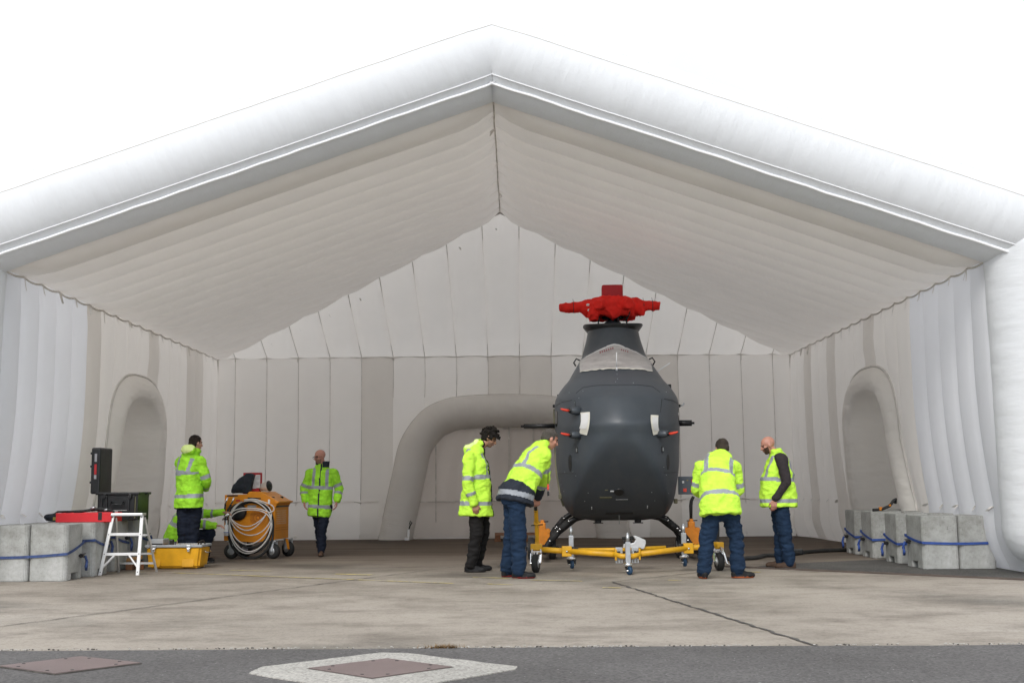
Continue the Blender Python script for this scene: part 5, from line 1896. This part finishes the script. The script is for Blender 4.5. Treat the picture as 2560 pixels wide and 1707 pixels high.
cloth('hair_grey', (0.085, 0.075, 0.065), 0.6, 0.3, 0.8, 40)
cloth('hair_short', (0.050, 0.038, 0.028), 0.65, 0.3, 0.8, 40)
cloth('beard', (0.075, 0.042, 0.030), 0.8, 0.3, 0.8, 40)
cloth('stubble', (0.26, 0.15, 0.11), 0.7)
cloth('lip', (0.33, 0.12, 0.095), 0.5)
cloth('eye', (0.02, 0.015, 0.012), 0.3)


def frame(f, up=V((0, 0, 1))):
    f = V(f).normalized()
    s = f.cross(up).normalized()
    u = s.cross(f).normalized()
    return Matrix((s, f, u)).transposed()      # columns: side (right), front, up


def hand(mb, w, d, nrm, side, curl=0.35, spread=0.06):
    """palm and five fingers from the wrist; nrm = palm normal, side = thumb side"""
    w, d = V(w), V(d).normalized()
    nrm = (V(nrm) - d * V(nrm).dot(d)).normalized()
    th = d.cross(nrm).normalized() * side
    ln_ = (0.074, 0.082, 0.076, 0.060)
    for i in range(4):
        off = (0.032 - 0.0215 * i)
        b = w + d * (0.092 - 0.006 * abs(i - 1)) + th * off
        mb.capsule(w + d * 0.012 + th * off * 0.55, b, 0.015, 0.0125, 8)
        dd = (d + th * (off * spread * 30)).normalized()
        p = b
        c = curl
        for k, fr_ in enumerate((0.45, 0.32, 0.23)):
            ax = dd.cross(nrm)
            dd2 = (dd * math.cos(c) + nrm * math.sin(c)).normalized()
            q = p + dd2 * ln_[i] * fr_
            mb.capsule(p, q, 0.0092 - 0.0008 * k, 0.0086 - 0.0008 * k, 8)
            p, dd = q, dd2
            c = curl * 1.15
    b = w + d * 0.028 + th * 0.030
    mb.capsule(w + d * 0.015 + th * 0.01, b, 0.016, 0.014, 8)
    t1 = (d * 0.72 + th * 0.62 + nrm * 0.25).normalized()
    q = b + t1 * 0.042
    mb.capsule(b, q, 0.0125, 0.0105, 8)
    t2 = (d * 0.92 + th * 0.18 + nrm * 0.35).normalized()
    mb.capsule(q, q + t2 * 0.036, 0.0100, 0.0085, 8)


class Torso:
    """lofted garment trunk; stations hem -> collar: (centre, half width, half depth)"""

    def __init__(self, st, side, front, n=2.5):
        self.S = V(side).normalized()
        self.st = [(V(c), a, b) for c, a, b in st]
        self.F0 = V(front).normalized()
        self.n = n
        self.cache = None

    def frames(self):
        if self.cache:
            return self.cache
        out = []
        k = len(self.st)
        for i, (c, a, b) in enumerate(self.st):
            t = (self.st[min(k - 1, i + 1)][0] - self.st[max(0, i - 1)][0]).normalized()
            S = (self.S - t * self.S.dot(t)).normalized()
            F = (t.cross(S))
            if F.dot(self.F0) < 0:
                F = -F
            out.append((c, a, b, S, F, t))
        self.cache = out
        return out

    def add(self, mb, m=28):
        rows = []
        fr_ = self.frames()
        e = 2 / self.n
        for c, a, b, S, F, t in fr_:
            rows.append([c + S * (a * math.copysign(abs(math.cos(x)) ** e, math.cos(x))) + F * (b * math.copysign(abs(math.sin(x)) ** e, math.sin(x)))
                         for x in [2 * math.pi * j / m for j in range(m)]])
        vs = [p for r in rows for p in r]
        fs = []
        for i in range(len(rows) - 1):
            for j in range(m):
                fs.append((i * m + j, i * m + (j + 1) % m, (i + 1) * m + (j + 1) % m, (i + 1) * m + j))
        fs.append(tuple(range(m - 1, -1, -1)))
        fs.append(tuple((len(rows) - 1) * m + j for j in range(m)))
        mb.add(vs, fs)

    def local(self, p):
        """(height along the garment in metres from the hem, u side, v front, signed gap)"""
        best = None
        fr_ = self.frames()
        acc = 0
        for i in range(len(fr_) - 1):
            c0, a0, b0, S, F, t = fr_[i]
            c1, a1, b1 = fr_[i + 1][:3]
            d = c1 - c0
            L = d.length
            f = max(-0.3 if i == 0 else 0, min(1.3 if i == len(fr_) - 2 else 1, (p - c0).dot(d) / (L * L)))
            q = c0 + d * f
            r = p - q
            dist = abs((r).dot(d)) / L
            if best is None or dist < best[0] - 1e-6:
                a, b = a0 + (a1 - a0) * min(1, max(0, f)), b0 + (b1 - b0) * min(1, max(0, f))
                u, v = r.dot(S), r.dot(F)
                k = ((abs(u) / a) ** self.n + (abs(v) / b) ** self.n) ** (1 / self.n)
                best = (dist, acc + L * f, u, v, (k - 1) * min(a, b))
            acc += L
        return best[1:]


def seg(p, a, b):
    d = b - a
    t = max(0, min(1, (p - a).dot(d) / d.length_squared))
    return t, (p - (a + d * t)).length


def push(me, fn):
    """move vertices along their normals by fn(co), normals read once"""
    n = len(me.vertices)
    co, no = [0.0] * (3 * n), [0.0] * (3 * n)
    me.vertices.foreach_get('co', co)
    me.vertices.foreach_get('normal', no)
    for i in range(n):
        k = fn(V(co[3 * i:3 * i + 3]))
        for j in (0, 1, 2):
            co[3 * i + j] += no[3 * i + j] * k
    me.vertices.foreach_set('co', co)
    me.update()


def crease(me, amp, f=(10, 10, 5), seed=0.0, only=None):
    def disp(co):
        q = V((co.x * f[0] + seed, co.y * f[1], co.z * f[2]))
        # folds run slantwise: shear the lookup
        q2 = V((q.x * 0.6 + q.z * 0.8, q.y * 0.6 - q.z * 0.5, q.z * 1.5 - q.x * 0.4))
        k = fbm(q, 3)
        r = 1 - abs(noise.noise(q2 * 0.9 + V((3, 1, 7)))) * 2.6
        r2 = 1 - abs(noise.noise(q2 * 1.9 + V((8, 2, 1)))) * 2.6
        return amp * (0.6 * k + 0.75 * max(-0.5, r) + 0.35 * max(-0.5, r2) - 0.25)
    push(me, disp)


def finish(me, name, mats, parent, classify=None):
    for m in mats:
        me.materials.append(MATS[m])
    if classify:
        for p in me.polygons:
            p.material_index = classify(p.center)
    me.name = name
    return link(name, me, parent)


def shoe(parent, ank, toe, mats, name='shoe', tilt=0.0):
    ank = V(ank)
    t = V((*toe, 0)).normalized()
    s = V((-t.y, t.x, 0))
    Rm = Matrix((s, t, V((0, 0, 1)))).transposed()
    b = V((ank.x, ank.y, ank.z - 0.09))
    mb = MB()
    mb.ell(b + V((0, 0, 0.05)) - t * 0.035, (0.040, 0.055, 0.055), Rm=Rm, sub=2)
    mb.ell(b + V((0, 0, 0.045)) + t * 0.05, (0.043, 0.09, 0.048), Rm=Rm, sub=2)
    mb.ell(b + V((0, 0, 0.036)) + t * 0.135, (0.048, 0.075, 0.042), Rm=Rm, sub=2)
    mb.capsule(b + V((0, 0, 0.06)) - t * 0.01, b + V((0, 0, 0.12)), 0.046, 0.046)
    mb.ell(b + V((0, 0, 0.016)) + t * 0.055, (0.050, 0.155, 0.022), Rm=Rm, sub=2)
    me = remesh(mb, 0.010, 2)
    z0 = b.z + 0.002
    for v in me.vertices:
        if v.co.z < z0:
            v.co.z = z0
    return finish(me, name, mats, parent, lambda c: 1 if c.z < b.z + 0.020 else 0)


def person(label, loc, head, face, neck, jacket, arms, legs, looks, rest):
    """one figure; joints are metres in a frame at the feet: x right, y away, z up"""
    skin = looks.get('skin', 'skin')
    Hm = frame(face)
    hc = V(head)
    sc = looks.get('hs', 1.0)
    def hl(x, y, z):
        return hc + Hm @ (V((x, y, z)) * sc)
    mb = MB()
    E3 = lambda p, r: mb.ell(hl(*p), tuple(q * sc for q in r), Rm=Hm, sub=3)
    E3((0, -0.014, 0.030), (0.075, 0.094, 0.084))
    E3((0, 0.022, -0.028), (0.061, 0.068, 0.084))
    E3((0, 0.046, -0.086), (0.034, 0.034, 0.027))
    E3((0, 0.074, 0.020), (0.048, 0.018, 0.012))
    E3((0, 0.084, -0.058), (0.021, 0.012, 0.010))
    for s in (-1, 1):
        E3((s * 0.077, -0.004, -0.008), (0.010, 0.019, 0.031))
        E3((s * 0.040, 0.062, -0.022), (0.022, 0.018, 0.018))
    mb.capsule(hl(0, 0.088, 0.006), hl(0, 0.104, -0.026), 0.009 * sc, 0.014 * sc, 8)
    nk = V(neck)
    mb.capsule(hl(0, -0.012, -0.05), nk, 0.054, 0.060)
    pel = (V(legs[0][0]) + V(legs[1][0])) / 2
    sh = (V(arms[0][0]) + V(arms[1][0])) / 2
    mb.capsule(nk, sh, 0.060, 0.085)
    mb.capsule(sh, pel.lerp(sh, 0.45), 0.10, 0.095)
    mb.capsule(pel.lerp(sh, 0.45), pel, 0.095, 0.10)
    for a in arms:
        S_, El, W = V(a[0]), V(a[1]), V(a[2])
        mb.capsule(sh, S_, 0.08, 0.055)
        mb.capsule(S_, El, 0.048, 0.040)
        mb.capsule(El, W, 0.039, 0.027)
        if len(a) > 3:
            hand(mb, W, a[3], a[4], a[5], a[6] if len(a) > 6 else 0.35)
        else:
            hand(mb, W, (W - El), (0, 0, -1) if abs((W - El).normalized().z) < 0.8 else (1, 0, 0), 1)
    for g in legs:
        Hp, Kn, An = V(g[0]), V(g[1]), V(g[2])
        mb.capsule(Hp, Kn, 0.080, 0.055)
        mb.capsule(Kn, An, 0.054, 0.038)
        mb.capsule(An, An + V((*g[3], 0)).normalized() * 0.11 + V((0, 0, -0.055)), 0.034, 0.018)
    me = remesh(mb, 0.0075, 2)
    Hi = Hm.transposed()
    beard = looks.get('beard')

    def skincls(c):
        q = Hi @ (c - hc) / sc
        if q.y > 0.02 and abs(q.x) < 0.085 and -0.13 < q.z < 0.06:
            if abs(abs(q.x) - 0.031) < 0.013 and abs(q.z - 0.002) < 0.0065 and q.y > 0.05:
                return 1
            if abs(q.x) < 0.022 and abs(q.z + 0.058) < 0.006 and q.y > 0.08:
                return 2
            if 0.012 < abs(q.x) < 0.05 and abs(q.z - 0.021) < 0.006 and q.y > 0.06:
                return 3
            if beard == 'beard' and q.z < -0.015 and abs(q.x) > 0.042:
                return 4
            if beard and q.z < -0.035 and not (abs(q.x) < 0.024 and abs(q.z + 0.058) < 0.008):
                return 4
        return 0
    body = finish(me, 'person', [skin, 'eye', 'lip', looks.get('brow', 'hair_brown'), beard or 'stubble'], None, skincls)
    tag(body, label, 'person')
    body.location = loc
    # hair
    hair = looks.get('hair')
    if hair:
        mb = MB()
        E3 = lambda p, r: mb.ell(hl(*p), tuple(q * sc for q in r), Rm=Hm, sub=3)
        E3((0, -0.018, 0.036), (0.083, 0.098, 0.087))
        E3((0, -0.035, -0.01), (0.078, 0.078, 0.07))
        if looks.get('messy'):
            rr = random.Random(3)
            for k in range(70):
                a, e = rr.uniform(0, 6.28), rr.uniform(-0.5, 1.5)
                g_ = rr.uniform(0.92, 1.2)
                E3((0.085 * g_ * math.cos(a) * math.cos(e), -0.01 + 0.105 * g_ * math.sin(a) * math.cos(e), 0.04 + 0.095 * g_ * math.sin(e)), (rr.uniform(.014, .026), rr.uniform(.014, .03), rr.uniform(.014, .026)))
            E3((0, 0.068, 0.078), (0.055, 0.032, 0.028))
            E3((0.01, 0.086, 0.060), (0.04, 0.016, 0.018))
            E3((0, -0.075, -0.03), (0.06, 0.035, 0.055))
        me = remesh(mb, 0.008, 1)
        amp = 0.014 if looks.get('messy') else 0.004
        push(me, lambda co: amp * fbm(co * 45))
        bm = bmesh.new()
        bm.from_mesh(me)
        kill = []
        cut = looks.get('cut', 0.058)
        for f in bm.faces:
            q = Hi @ (f.calc_center_median() - hc) / sc
            if ((q.y > 0.055 and q.z < cut) or (q.y > 0.0 and q.z < -0.012) or q.z < -0.085) if looks.get('messy') else ((q.y > 0.03 and q.z < cut) or (q.y > -0.03 and q.z < -0.005) or q.z < -0.062):
                kill.append(f)
        bmesh.ops.delete(bm, geom=kill, context='FACES')
        bm.to_mesh(me)
        bm.free()
        finish(me, 'hair', [hair], body)
    # jacket
    T = jacket['trunk']
    mb = MB()
    T.add(mb)
    sl = jacket.get('sleeve', (0.082, 0.068, 0.058))
    sleeves = []
    if jacket.get('sleeves', True):
        for a in arms:
            S_, El, W = V(a[0]), V(a[1]), V(a[2])
            end = El.lerp(W, 0.94)
            mb.capsule(S_ * 0.72 + sh * 0.28, S_, sl[0] + 0.012, sl[0], 14)
            mb.capsule(S_, El, sl[0], sl[1], 14)
            mb.capsule(El, end, sl[1], sl[2], 14)
            sleeves.append((S_, El, end))
    for c, r, f in jacket.get('blobs', []):
        mb.ell(c, r, Rm=frame(f) if f else None, sub=3)
    me = remesh(mb, 0.0125, 3)
    crease(me, jacket.get('crease', 0.016), seed=len(label))
    st = jacket['stripes']
    hmax = sum((b[0] - a[0]).length for a, b in zip(T.st, T.st[1:])) - 0.07

    def jcls(c):
        h, u, v, gap = T.local(c)
        for cc, r, f in jacket.get('pale', []):
            q = (frame(f).transposed() @ (c - V(cc))) if f else (c - V(cc))
            if (q.x / r[0]) ** 2 + (q.y / r[1]) ** 2 + (q.z / r[2]) ** 2 < 1.0:
                return 3
        best, bt = gap, None
        for S_, El, W in sleeves:
            for i, (a, b, r0, r1) in enumerate(((S_, El, sl[0], sl[1]), (El, W, sl[1], sl[2]))):
                t, d = seg(c, a, b)
                g = d - (r0 + (r1 - r0) * t)
                if g < best - 0.004 and (i or t > 0.12):
                    best, bt = g, i + t
        if bt is not None:
            for a, b in st.get('arm', ()):
                if a <= bt <= b:
                    return 1
            if bt > st.get('cuff', 9):
                return 2
            return 0
        for a, b in st.get('band', ()):
            if a <= h <= b:
                return 1
        if 'brace' in st:
            w0, w1, h0 = st['brace']
            if h0 < h < hmax and w0 < abs(u) < w1:
                return 1
        for a, b in st.get('dark', ()):
            if a <= h <= b:
                return 2
        if 'open' in st and v > 0 and abs(u) < st['open'] and gap > -0.05 and h > st.get('open_from', -1):
            return 2
        if 'collar' in st and h > st['collar']:
            return 2
        return 0
    finish(me, jacket.get('name', 'jacket'), [jacket['mat'], 'reflective', jacket.get('trim', 'navy_trim'), 'hivis_pale'], body, jcls)
    for nm, build in jacket.get('extras', []):
        build(body)
    if not jacket.get('sleeves', True):
        mb = MB()
        for a in arms:
            S_, El, W = V(a[0]), V(a[1]), V(a[2])
            end = El.lerp(W, 0.94)
            mb.capsule(S_ * 0.6 + sh * 0.4, S_, 0.085, 0.080, 14)
            mb.capsule(S_, El, 0.080, 0.066, 14)
            mb.capsule(El, end, 0.066, 0.048, 14)
        mb.capsule(sh + V((0, -0.1, 0)), sh + V((0, 0.1, 0)), 0.09, 0.09)
        me = remesh(mb, 0.012, 3)
        crease(me, 0.009, seed=2)
        finish(me, 'fleece', [jacket['under']], body)
    # trousers
    mb = MB()
    tw_ = looks.get('tw', 1.0)
    mb.ell(pel + V((0, 0, 0.01)), (0.165 * tw_ if abs(T.S.x) > 0.6 else 0.14 * tw_, 0.14 * tw_ if abs(T.S.x) > 0.6 else 0.165 * tw_, 0.14), sub=3)
    for g in legs:
        Hp, Kn, An = V(g[0]), V(g[1]), V(g[2])
        mb.capsule(Hp, Kn, 0.105 * tw_, 0.083 * tw_, 14)
        lo = Kn.lerp(An, 0.97)
        mb.capsule(Kn, lo, 0.083 * tw_, 0.076 * tw_, 14)
    me = remesh(mb, 0.0125, 3)
    crease(me, 0.015, (8, 8, 9), 5)
    lowz = min(V(g[2]).z for g in legs) - 0.06
    for v in me.vertices:
        if v.co.z < lowz:
            v.co.z = lowz
    finish(me, 'trousers', [looks['trousers']], body)
    for g in legs:
        if len(g) > 4 and g[4] is None:
            continue
        shoe(body, g[2], g[3], looks['shoes'])
    for fn in rest:
        fn(body, hl, Hm)
    return body


def glasses(body, hl, Hm):
    mb = MB()
    for s in (-1, 1):
        mb.tube([hl(s * 0.033 + 0.024 * math.cos(a), 0.098, -0.002 + 0.018 * math.sin(a)) for a in [k * math.pi / 8 for k in range(16)]], 0.003, 6, closed=True)
        mb.tube([hl(s * 0.057, 0.096, 0.004), hl(s * 0.080, 0.02, 0.006), hl(s * 0.080, -0.01, 0.004)], 0.0025, 5)
    mb.tube([hl(-0.009, 0.099, 0.0), hl(0.009, 0.099, 0.0)], 0.0025, 5)
    mb.build('glasses', 'black_metal', body)


def collar_ring(c, rx, ry, h, mat, lean=(0, 0, 0), name='collar', open_dir=None):
    def fn(body, hl=None, Hm=None):
        rows = []
        for k in range(4):
            f = k / 3
            row = []
            for j in range(33):
                a = 2 * math.pi * j / 32
                if open_dir is not None:
                    a = open_dir + 0.35 + (2 * math.pi - 0.7) * j / 32
                row.append(V(c) + V(lean) * f + V((rx * (1 + 0.08 * f) * math.cos(a), ry * (1 + 0.08 * f) * math.sin(a), h * f)))
            rows.append(row)
        for k in range(3, -1, -1):
            rows.append([V(c) + (p - V(c)) * 0.93 + V((0, 0, 0.004)) for p in rows[k]])
        MB().grid(rows).build(name, mat, body)
    return fn


# walking man, bald, looking aside
person('bald person with glasses in dirty hi-vis parka walking beyond the cart', (-3.2, 19.14, 0),
       (-0.03, -0.03, 1.605), (-0.72, -0.66, -0.22), (0.01, 0.01, 1.46),
       dict(mat='hivis_worn', trim='navy_trim', trunk=Torso([((-.035, -.01, .64), .185, .155), ((-.02, -.01, .85), .19, .155), ((-.01, 0, 1.08), .195, .15), ((0, 0, 1.27), .20, .145), ((0, .01, 1.36), .165, .125), ((.005, .01, 1.43), .115, .10), ((.005, .01, 1.48), .085, .085)], (1, 0, 0), (0, -1, 0)),
            stripes=dict(band=[(.13, .185), (.43, .49)], brace=(.085, .135, .46), arm=[(.70, .90), (1.35, 1.55)], open=.012, open_from=.0)),
       [((-.185, 0, 1.325), (-.285, .02, 1.09), (-.265, -.08, .885), (.1, -.15, -1), (1, 0, 0), 1, .45), ((.19, 0, 1.325), (.29, .0, 1.09), (.27, -.1, .885), (-.08, -.1, -1), (-1, 0, 0), -1, .45)],
       [((-.085, 0.02, .80), (-.04, .10, .43), (-.06, .36, .13), (0.05, -1)), ((.085, 0, .80), (.035, -.12, .42), (.03, -.13, .09), (0.1, -1))],
       dict(skin='skin_pink', trousers='navy_trousers', shoes=['shoe_brown', 'sole_dark'], beard='stubble', tw=0.92),
       [glasses, collar_ring((.01, .01, 1.43), .108, .10, .10, 'navy_trim', (0.0, 0.01, 0), open_dir=-math.pi / 2 - 0.2)])

# man standing with his back turned, left
person('dark-haired person in worn hi-vis parka, back turned, behind the yellow case', (-4.79, 17.05, 0),
       (.08, .03, 1.765), (.70, .70, -.10), (.055, 0, 1.63),
       dict(mat='hivis_worn', trunk=Torso([((.015, 0, .82), .215, .17), ((.01, 0, 1.0), .205, .16), ((.0, 0, 1.18), .18, .15), ((-.01, 0, 1.34), .195, .15), ((.01, 0, 1.50), .185, .13), ((.045, 0, 1.62), .10, .10)], (.88, -.45, 0), (.45, .88, 0)),
            blobs=[((-.005, -.075, 1.66), (.115, .085, .075), (.3, .9, .3)), ((.06, 0, 1.645), (.105, .10, .05), None)],
            pale=[((-.02, -.10, 1.685), (.125, .10, .075), (.3, .9, .3))],
            stripes=dict(band=[(.15, .205), (.485, .54)], brace=(.085, .135, .52), arm=[(.66, .86), (1.45, 1.62)], dark=[(-.1, .012)])),
       [((.175, -.08, 1.49), (.275, -.02, 1.21), (.17, .24, 1.10), (-.4, 1, .1), (0, 0, -1), 1, .5), ((-.155, .09, 1.49), (-.16, .25, 1.20), (.05, .36, 1.10), (.6, .6, .1), (0, 0, -1), -1, .5)],
       [((-.07, 0.02, .86), (-.06, .0, .46), (-.09, .03, .09), (.3, 1)), ((.10, 0, .86), (.07, .02, .46), (.06, .02, .09), (.6, 1))],
       dict(skin='skin', hair='hair_brown', trousers='navy_trousers', shoes=['shoe_black', 'sole_dark'], tw=1.02), [])

# crouching man
person('crouching person in hi-vis parka reaching to the cart, half hidden behind a standing one', (-5.0, 17.85, 0),
       (.06, .0, .925), (.9, .1, -.35), (-.005, 0, .80),
       dict(mat='hivis_worn', trunk=Torso([((-.20, 0, .17), .20, .17), ((-.185, 0, .33), .215, .185), ((-.13, 0, .50), .21, .17), ((-.07, 0, .65), .20, .15), ((-.03, 0, .76), .15, .11), ((-.01, 0, .81), .09, .09)], (0, -1, 0), (1, 0, .0)),
            blobs=[((-.06, 0, .80), (.10, .11, .07), None)],
            stripes=dict(band=[(.10, .155), (.36, .42)], brace=(.085, .135, .40), arm=[(.62, .82), (1.35, 1.52)])),
       [((-.02, -.19, .72), (.19, -.21, .57), (.44, -.17, .55), (1, 0, 0), (0, 0, -1), 1, .5), ((-.02, .19, .74), (.22, .20, .72), (.47, .14, .74), (1, 0, 0), (0, 0, -1), -1, .5)],
       [((-.12, -.10, .27), (.36, -.13, .44), (.24, -.13, .09), (1, -.15)), ((-.12, .10, .27), (.22, .13, .11), (-.20, .13, .11), (-.3, 0), None)],
       dict(skin='skin', hair='hair_dark', trousers='navy_trousers', shoes=['shoe_black', 'sole_white']), [])

# young man looking down
person('dark curly-haired person in open hi-vis coat and black trousers looking down', (-0.53, 15.38, 0),
       (.175, 0, 1.735), (.86, -.12, -.5), (.045, 0, 1.62),
       dict(mat='hivis', trim='black_lining', trunk=Torso([((-.005, 0, .725), .235, .225), ((.0, 0, .95), .22, .20), ((.0, 0, 1.15), .21, .185), ((-.01, 0, 1.38), .21, .165), ((-.03, 0, 1.52), .18, .135), ((.015, 0, 1.63), .105, .105)], (0, -1, 0), (1, 0, 0)),
            blobs=[((-.075, 0, 1.60), (.085, .11, .075), (1, 0, .5)), ((.035, 0, 1.66), (.085, .10, .055), None)],
            pale=[((-.06, -.05, 1.665), (.075, .11, .05), (1, 0, .5))],
            stripes=dict(band=[(.13, .185), (.47, .525)], brace=(.09, .135, .50), arm=[(.70, .86), (1.42, 1.60)], open=.075, open_from=-.2)),
       [((-.085, -.20, 1.47), (-.105, -.27, 1.12), (-.02, -.26, .885), (.18, -.05, -1), (0, 1, 0), 1, .5), ((-.03, .20, 1.48), (.02, .26, 1.15), (.12, .22, .93), (.3, 0, -1), (0, -1, 0), -1, .5)],
       [((.0, -.09, .88), (.0, -.10, .48), (-.075, -.10, .09), (1, -.1)), ((.05, .09, .88), (.085, .10, .50), (-.01, .13, .09), (1, .1))],
       dict(skin='skin_tan', hair='hair_dark', messy=True, cut=.045, trousers='black_trousers', shoes=['shoe_black', 'sole_dark'], brow='hair_dark', beard='stubble', tw=1.0), [])

# man bending to the tow handle


def lanyard(body, hl=None, Hm=None):
    mb = MB()
    mb.tube([(.37, .22, 1.50), (.375, .16, 1.30), (.37, .13, 1.12)], 0.005, 6)
    mb.build('lanyard', 'black_lining', body)
    MB().box((.37, .125, 1.09), (.022, .012, .07), bev=.003).build('tag_red', 'red_tag', body, smooth=False)
    MB().box((.372, .125, 1.01), (.026, .02, .06), bev=.004).build('key_fob', 'black_plastic', body, smooth=False)


person('grey-haired person in hi-vis jacket bending over the yellow tow handle', (0.015, 14.33, 0),
       (.41, .28, 1.685), (.85, .20, -.40), (.335, .255, 1.585),
       dict(mat='hivis', trim='navy_trim', sleeve=(.088, .078, .060),
            trunk=Torso([((-.045, .0, .90), .235, .215), ((-.02, .02, 1.02), .225, .205), ((.05, .08, 1.15), .205, .17), ((.13, .14, 1.30), .21, .165), ((.20, .20, 1.43), .21, .155), ((.265, .235, 1.52), .17, .125), ((.325, .25, 1.60), .095, .095)], (.44, -.9, 0), (.75, .37, -.5)),
            blobs=[((.30, .235, 1.62), (.09, .11, .06), (1, .4, .3))],
            stripes=dict(band=[(.055, .12), (.40, .455)], brace=(.09, .135, .43), arm=[(.48, .64), (1.30, 1.46)], cuff=1.47, dark=[(-.3, .055), (.12, .20)])),
       [((.325, .075, 1.49), (.325, .30, 1.20), (.245, .555, .955), (-.05, .15, -1), (-.3, .9, .1), -1, .85), ((.17, .40, 1.50), (.24, .58, 1.20), (.235, .66, 1.0), (0, -.1, -1), (0, -1, 0), 1, .85)],
       [((-.025, -.085, .95), (.0, -.10, .52), (.0, -.12, .09), (1, .0)), ((-.07, .085, .95), (-.085, .10, .52), (-.14, .12, .09), (.75, .5))],
       dict(hs=1.06, skin='skin_pink', hair='hair_grey', trousers='blue_trousers', shoes=['shoe_black', 'sole_red'], tw=1.16, cut=.05), [lambda b, hl, Hm: lanyard(b)])

# man bending, seen from behind
person('person in bright hi-vis parka bending forward, seen from behind, right of the helicopter', (2.43, 13.98, 0),
       (.125, .50, 1.545), (-.12, .9, -.42), (.08, .40, 1.43),
       dict(mat='hivis', sleeve=(.092, .080, .064),
            trunk=Torso([((-.012, -.06, .74), .245, .185), ((-.02, -.03, .90), .235, .185), ((-.02, .06, 1.05), .22, .17), ((.0, .18, 1.20), .20, .16), ((.03, .30, 1.33), .20, .145), ((.06, .36, 1.40), .15, .115), ((.085, .40, 1.46), .095, .09)], (1, 0, 0), (0, .85, -.5)),
            blobs=[((.055, .315, 1.435), (.16, .10, .065), (0, 1, .5)), ((.08, .38, 1.47), (.11, .09, .06), None)],
            stripes=dict(band=[(.17, .225), (.475, .525)], brace=(.125, .175, .50), arm=[(.72, .92), (1.5, 1.62)])),
       [((.225, .31, 1.31), (.27, .36, 1.04), (.12, .60, .92), (-.4, .8, -.3), (0, 0, -1), 1, .6), ((-.165, .31, 1.31), (-.225, .37, 1.06), (-.05, .62, .92), (.4, .8, -.3), (0, 0, -1), -1, .6)],
       [((-.10, 0, .80), (-.17, .02, .45), (-.225, .0, .09), (-.1, 1)), ((.09, 0, .80), (.18, .05, .47), (.185, .02, .09), (1, .12))],
       dict(skin='skin', hair='hair_short', trousers='blue_trousers', shoes=['shoe_black', 'sole_orange'], tw=1.10), [])

# man in waistcoat, in profile
person('bald bearded person in hi-vis waistcoat over brown fleece, in profile', (3.54, 15.56, 0),
       (-.185, 0, 1.615), (-.92, -.08, -.32), (-.085, 0, 1.51),
       dict(mat='hivis', name='waistcoat', sleeves=False, under='brown_fleece', trim='navy_trim',
            trunk=Torso([((-.07, 0, .805), .225, .24), ((-.07, 0, .95), .215, .235), ((-.07, 0, 1.10), .20, .225), ((-.06, 0, 1.28), .185, .19), ((-.055, 0, 1.42), .165, .135), ((-.075, 0, 1.51), .10, .09), ((-.085, 0, 1.56), .085, .08)], (0, -1, 0), (-1, 0, 0)),
            stripes=dict(band=[(.05, .105), (.33, .38)], brace=(.085, .135, .36), dark=[])),
       [((-.05, -.195, 1.42), (-.01, -.25, 1.12), (-.165, -.22, .90), (-.15, 0, -1), (0, 1, 0), -1, .4), ((-.06, .195, 1.42), (-.03, .25, 1.12), (-.05, .24, .88), (-.05, 0, -1), (0, -1, 0), 1, .4)],
       [((-.055, -.085, .85), (-.02, -.09, .46), (.025, -.10, .09), (-1, -.1)), ((-.06, .085, .85), (-.03, .10, .46), (-.035, .12, .09), (-1, .15))],
       dict(skin='skin_pink', trousers='blue_trousers', shoes=['shoe_brown', 'sole_dark'], beard='beard', brow='beard', tw=1.06), [])
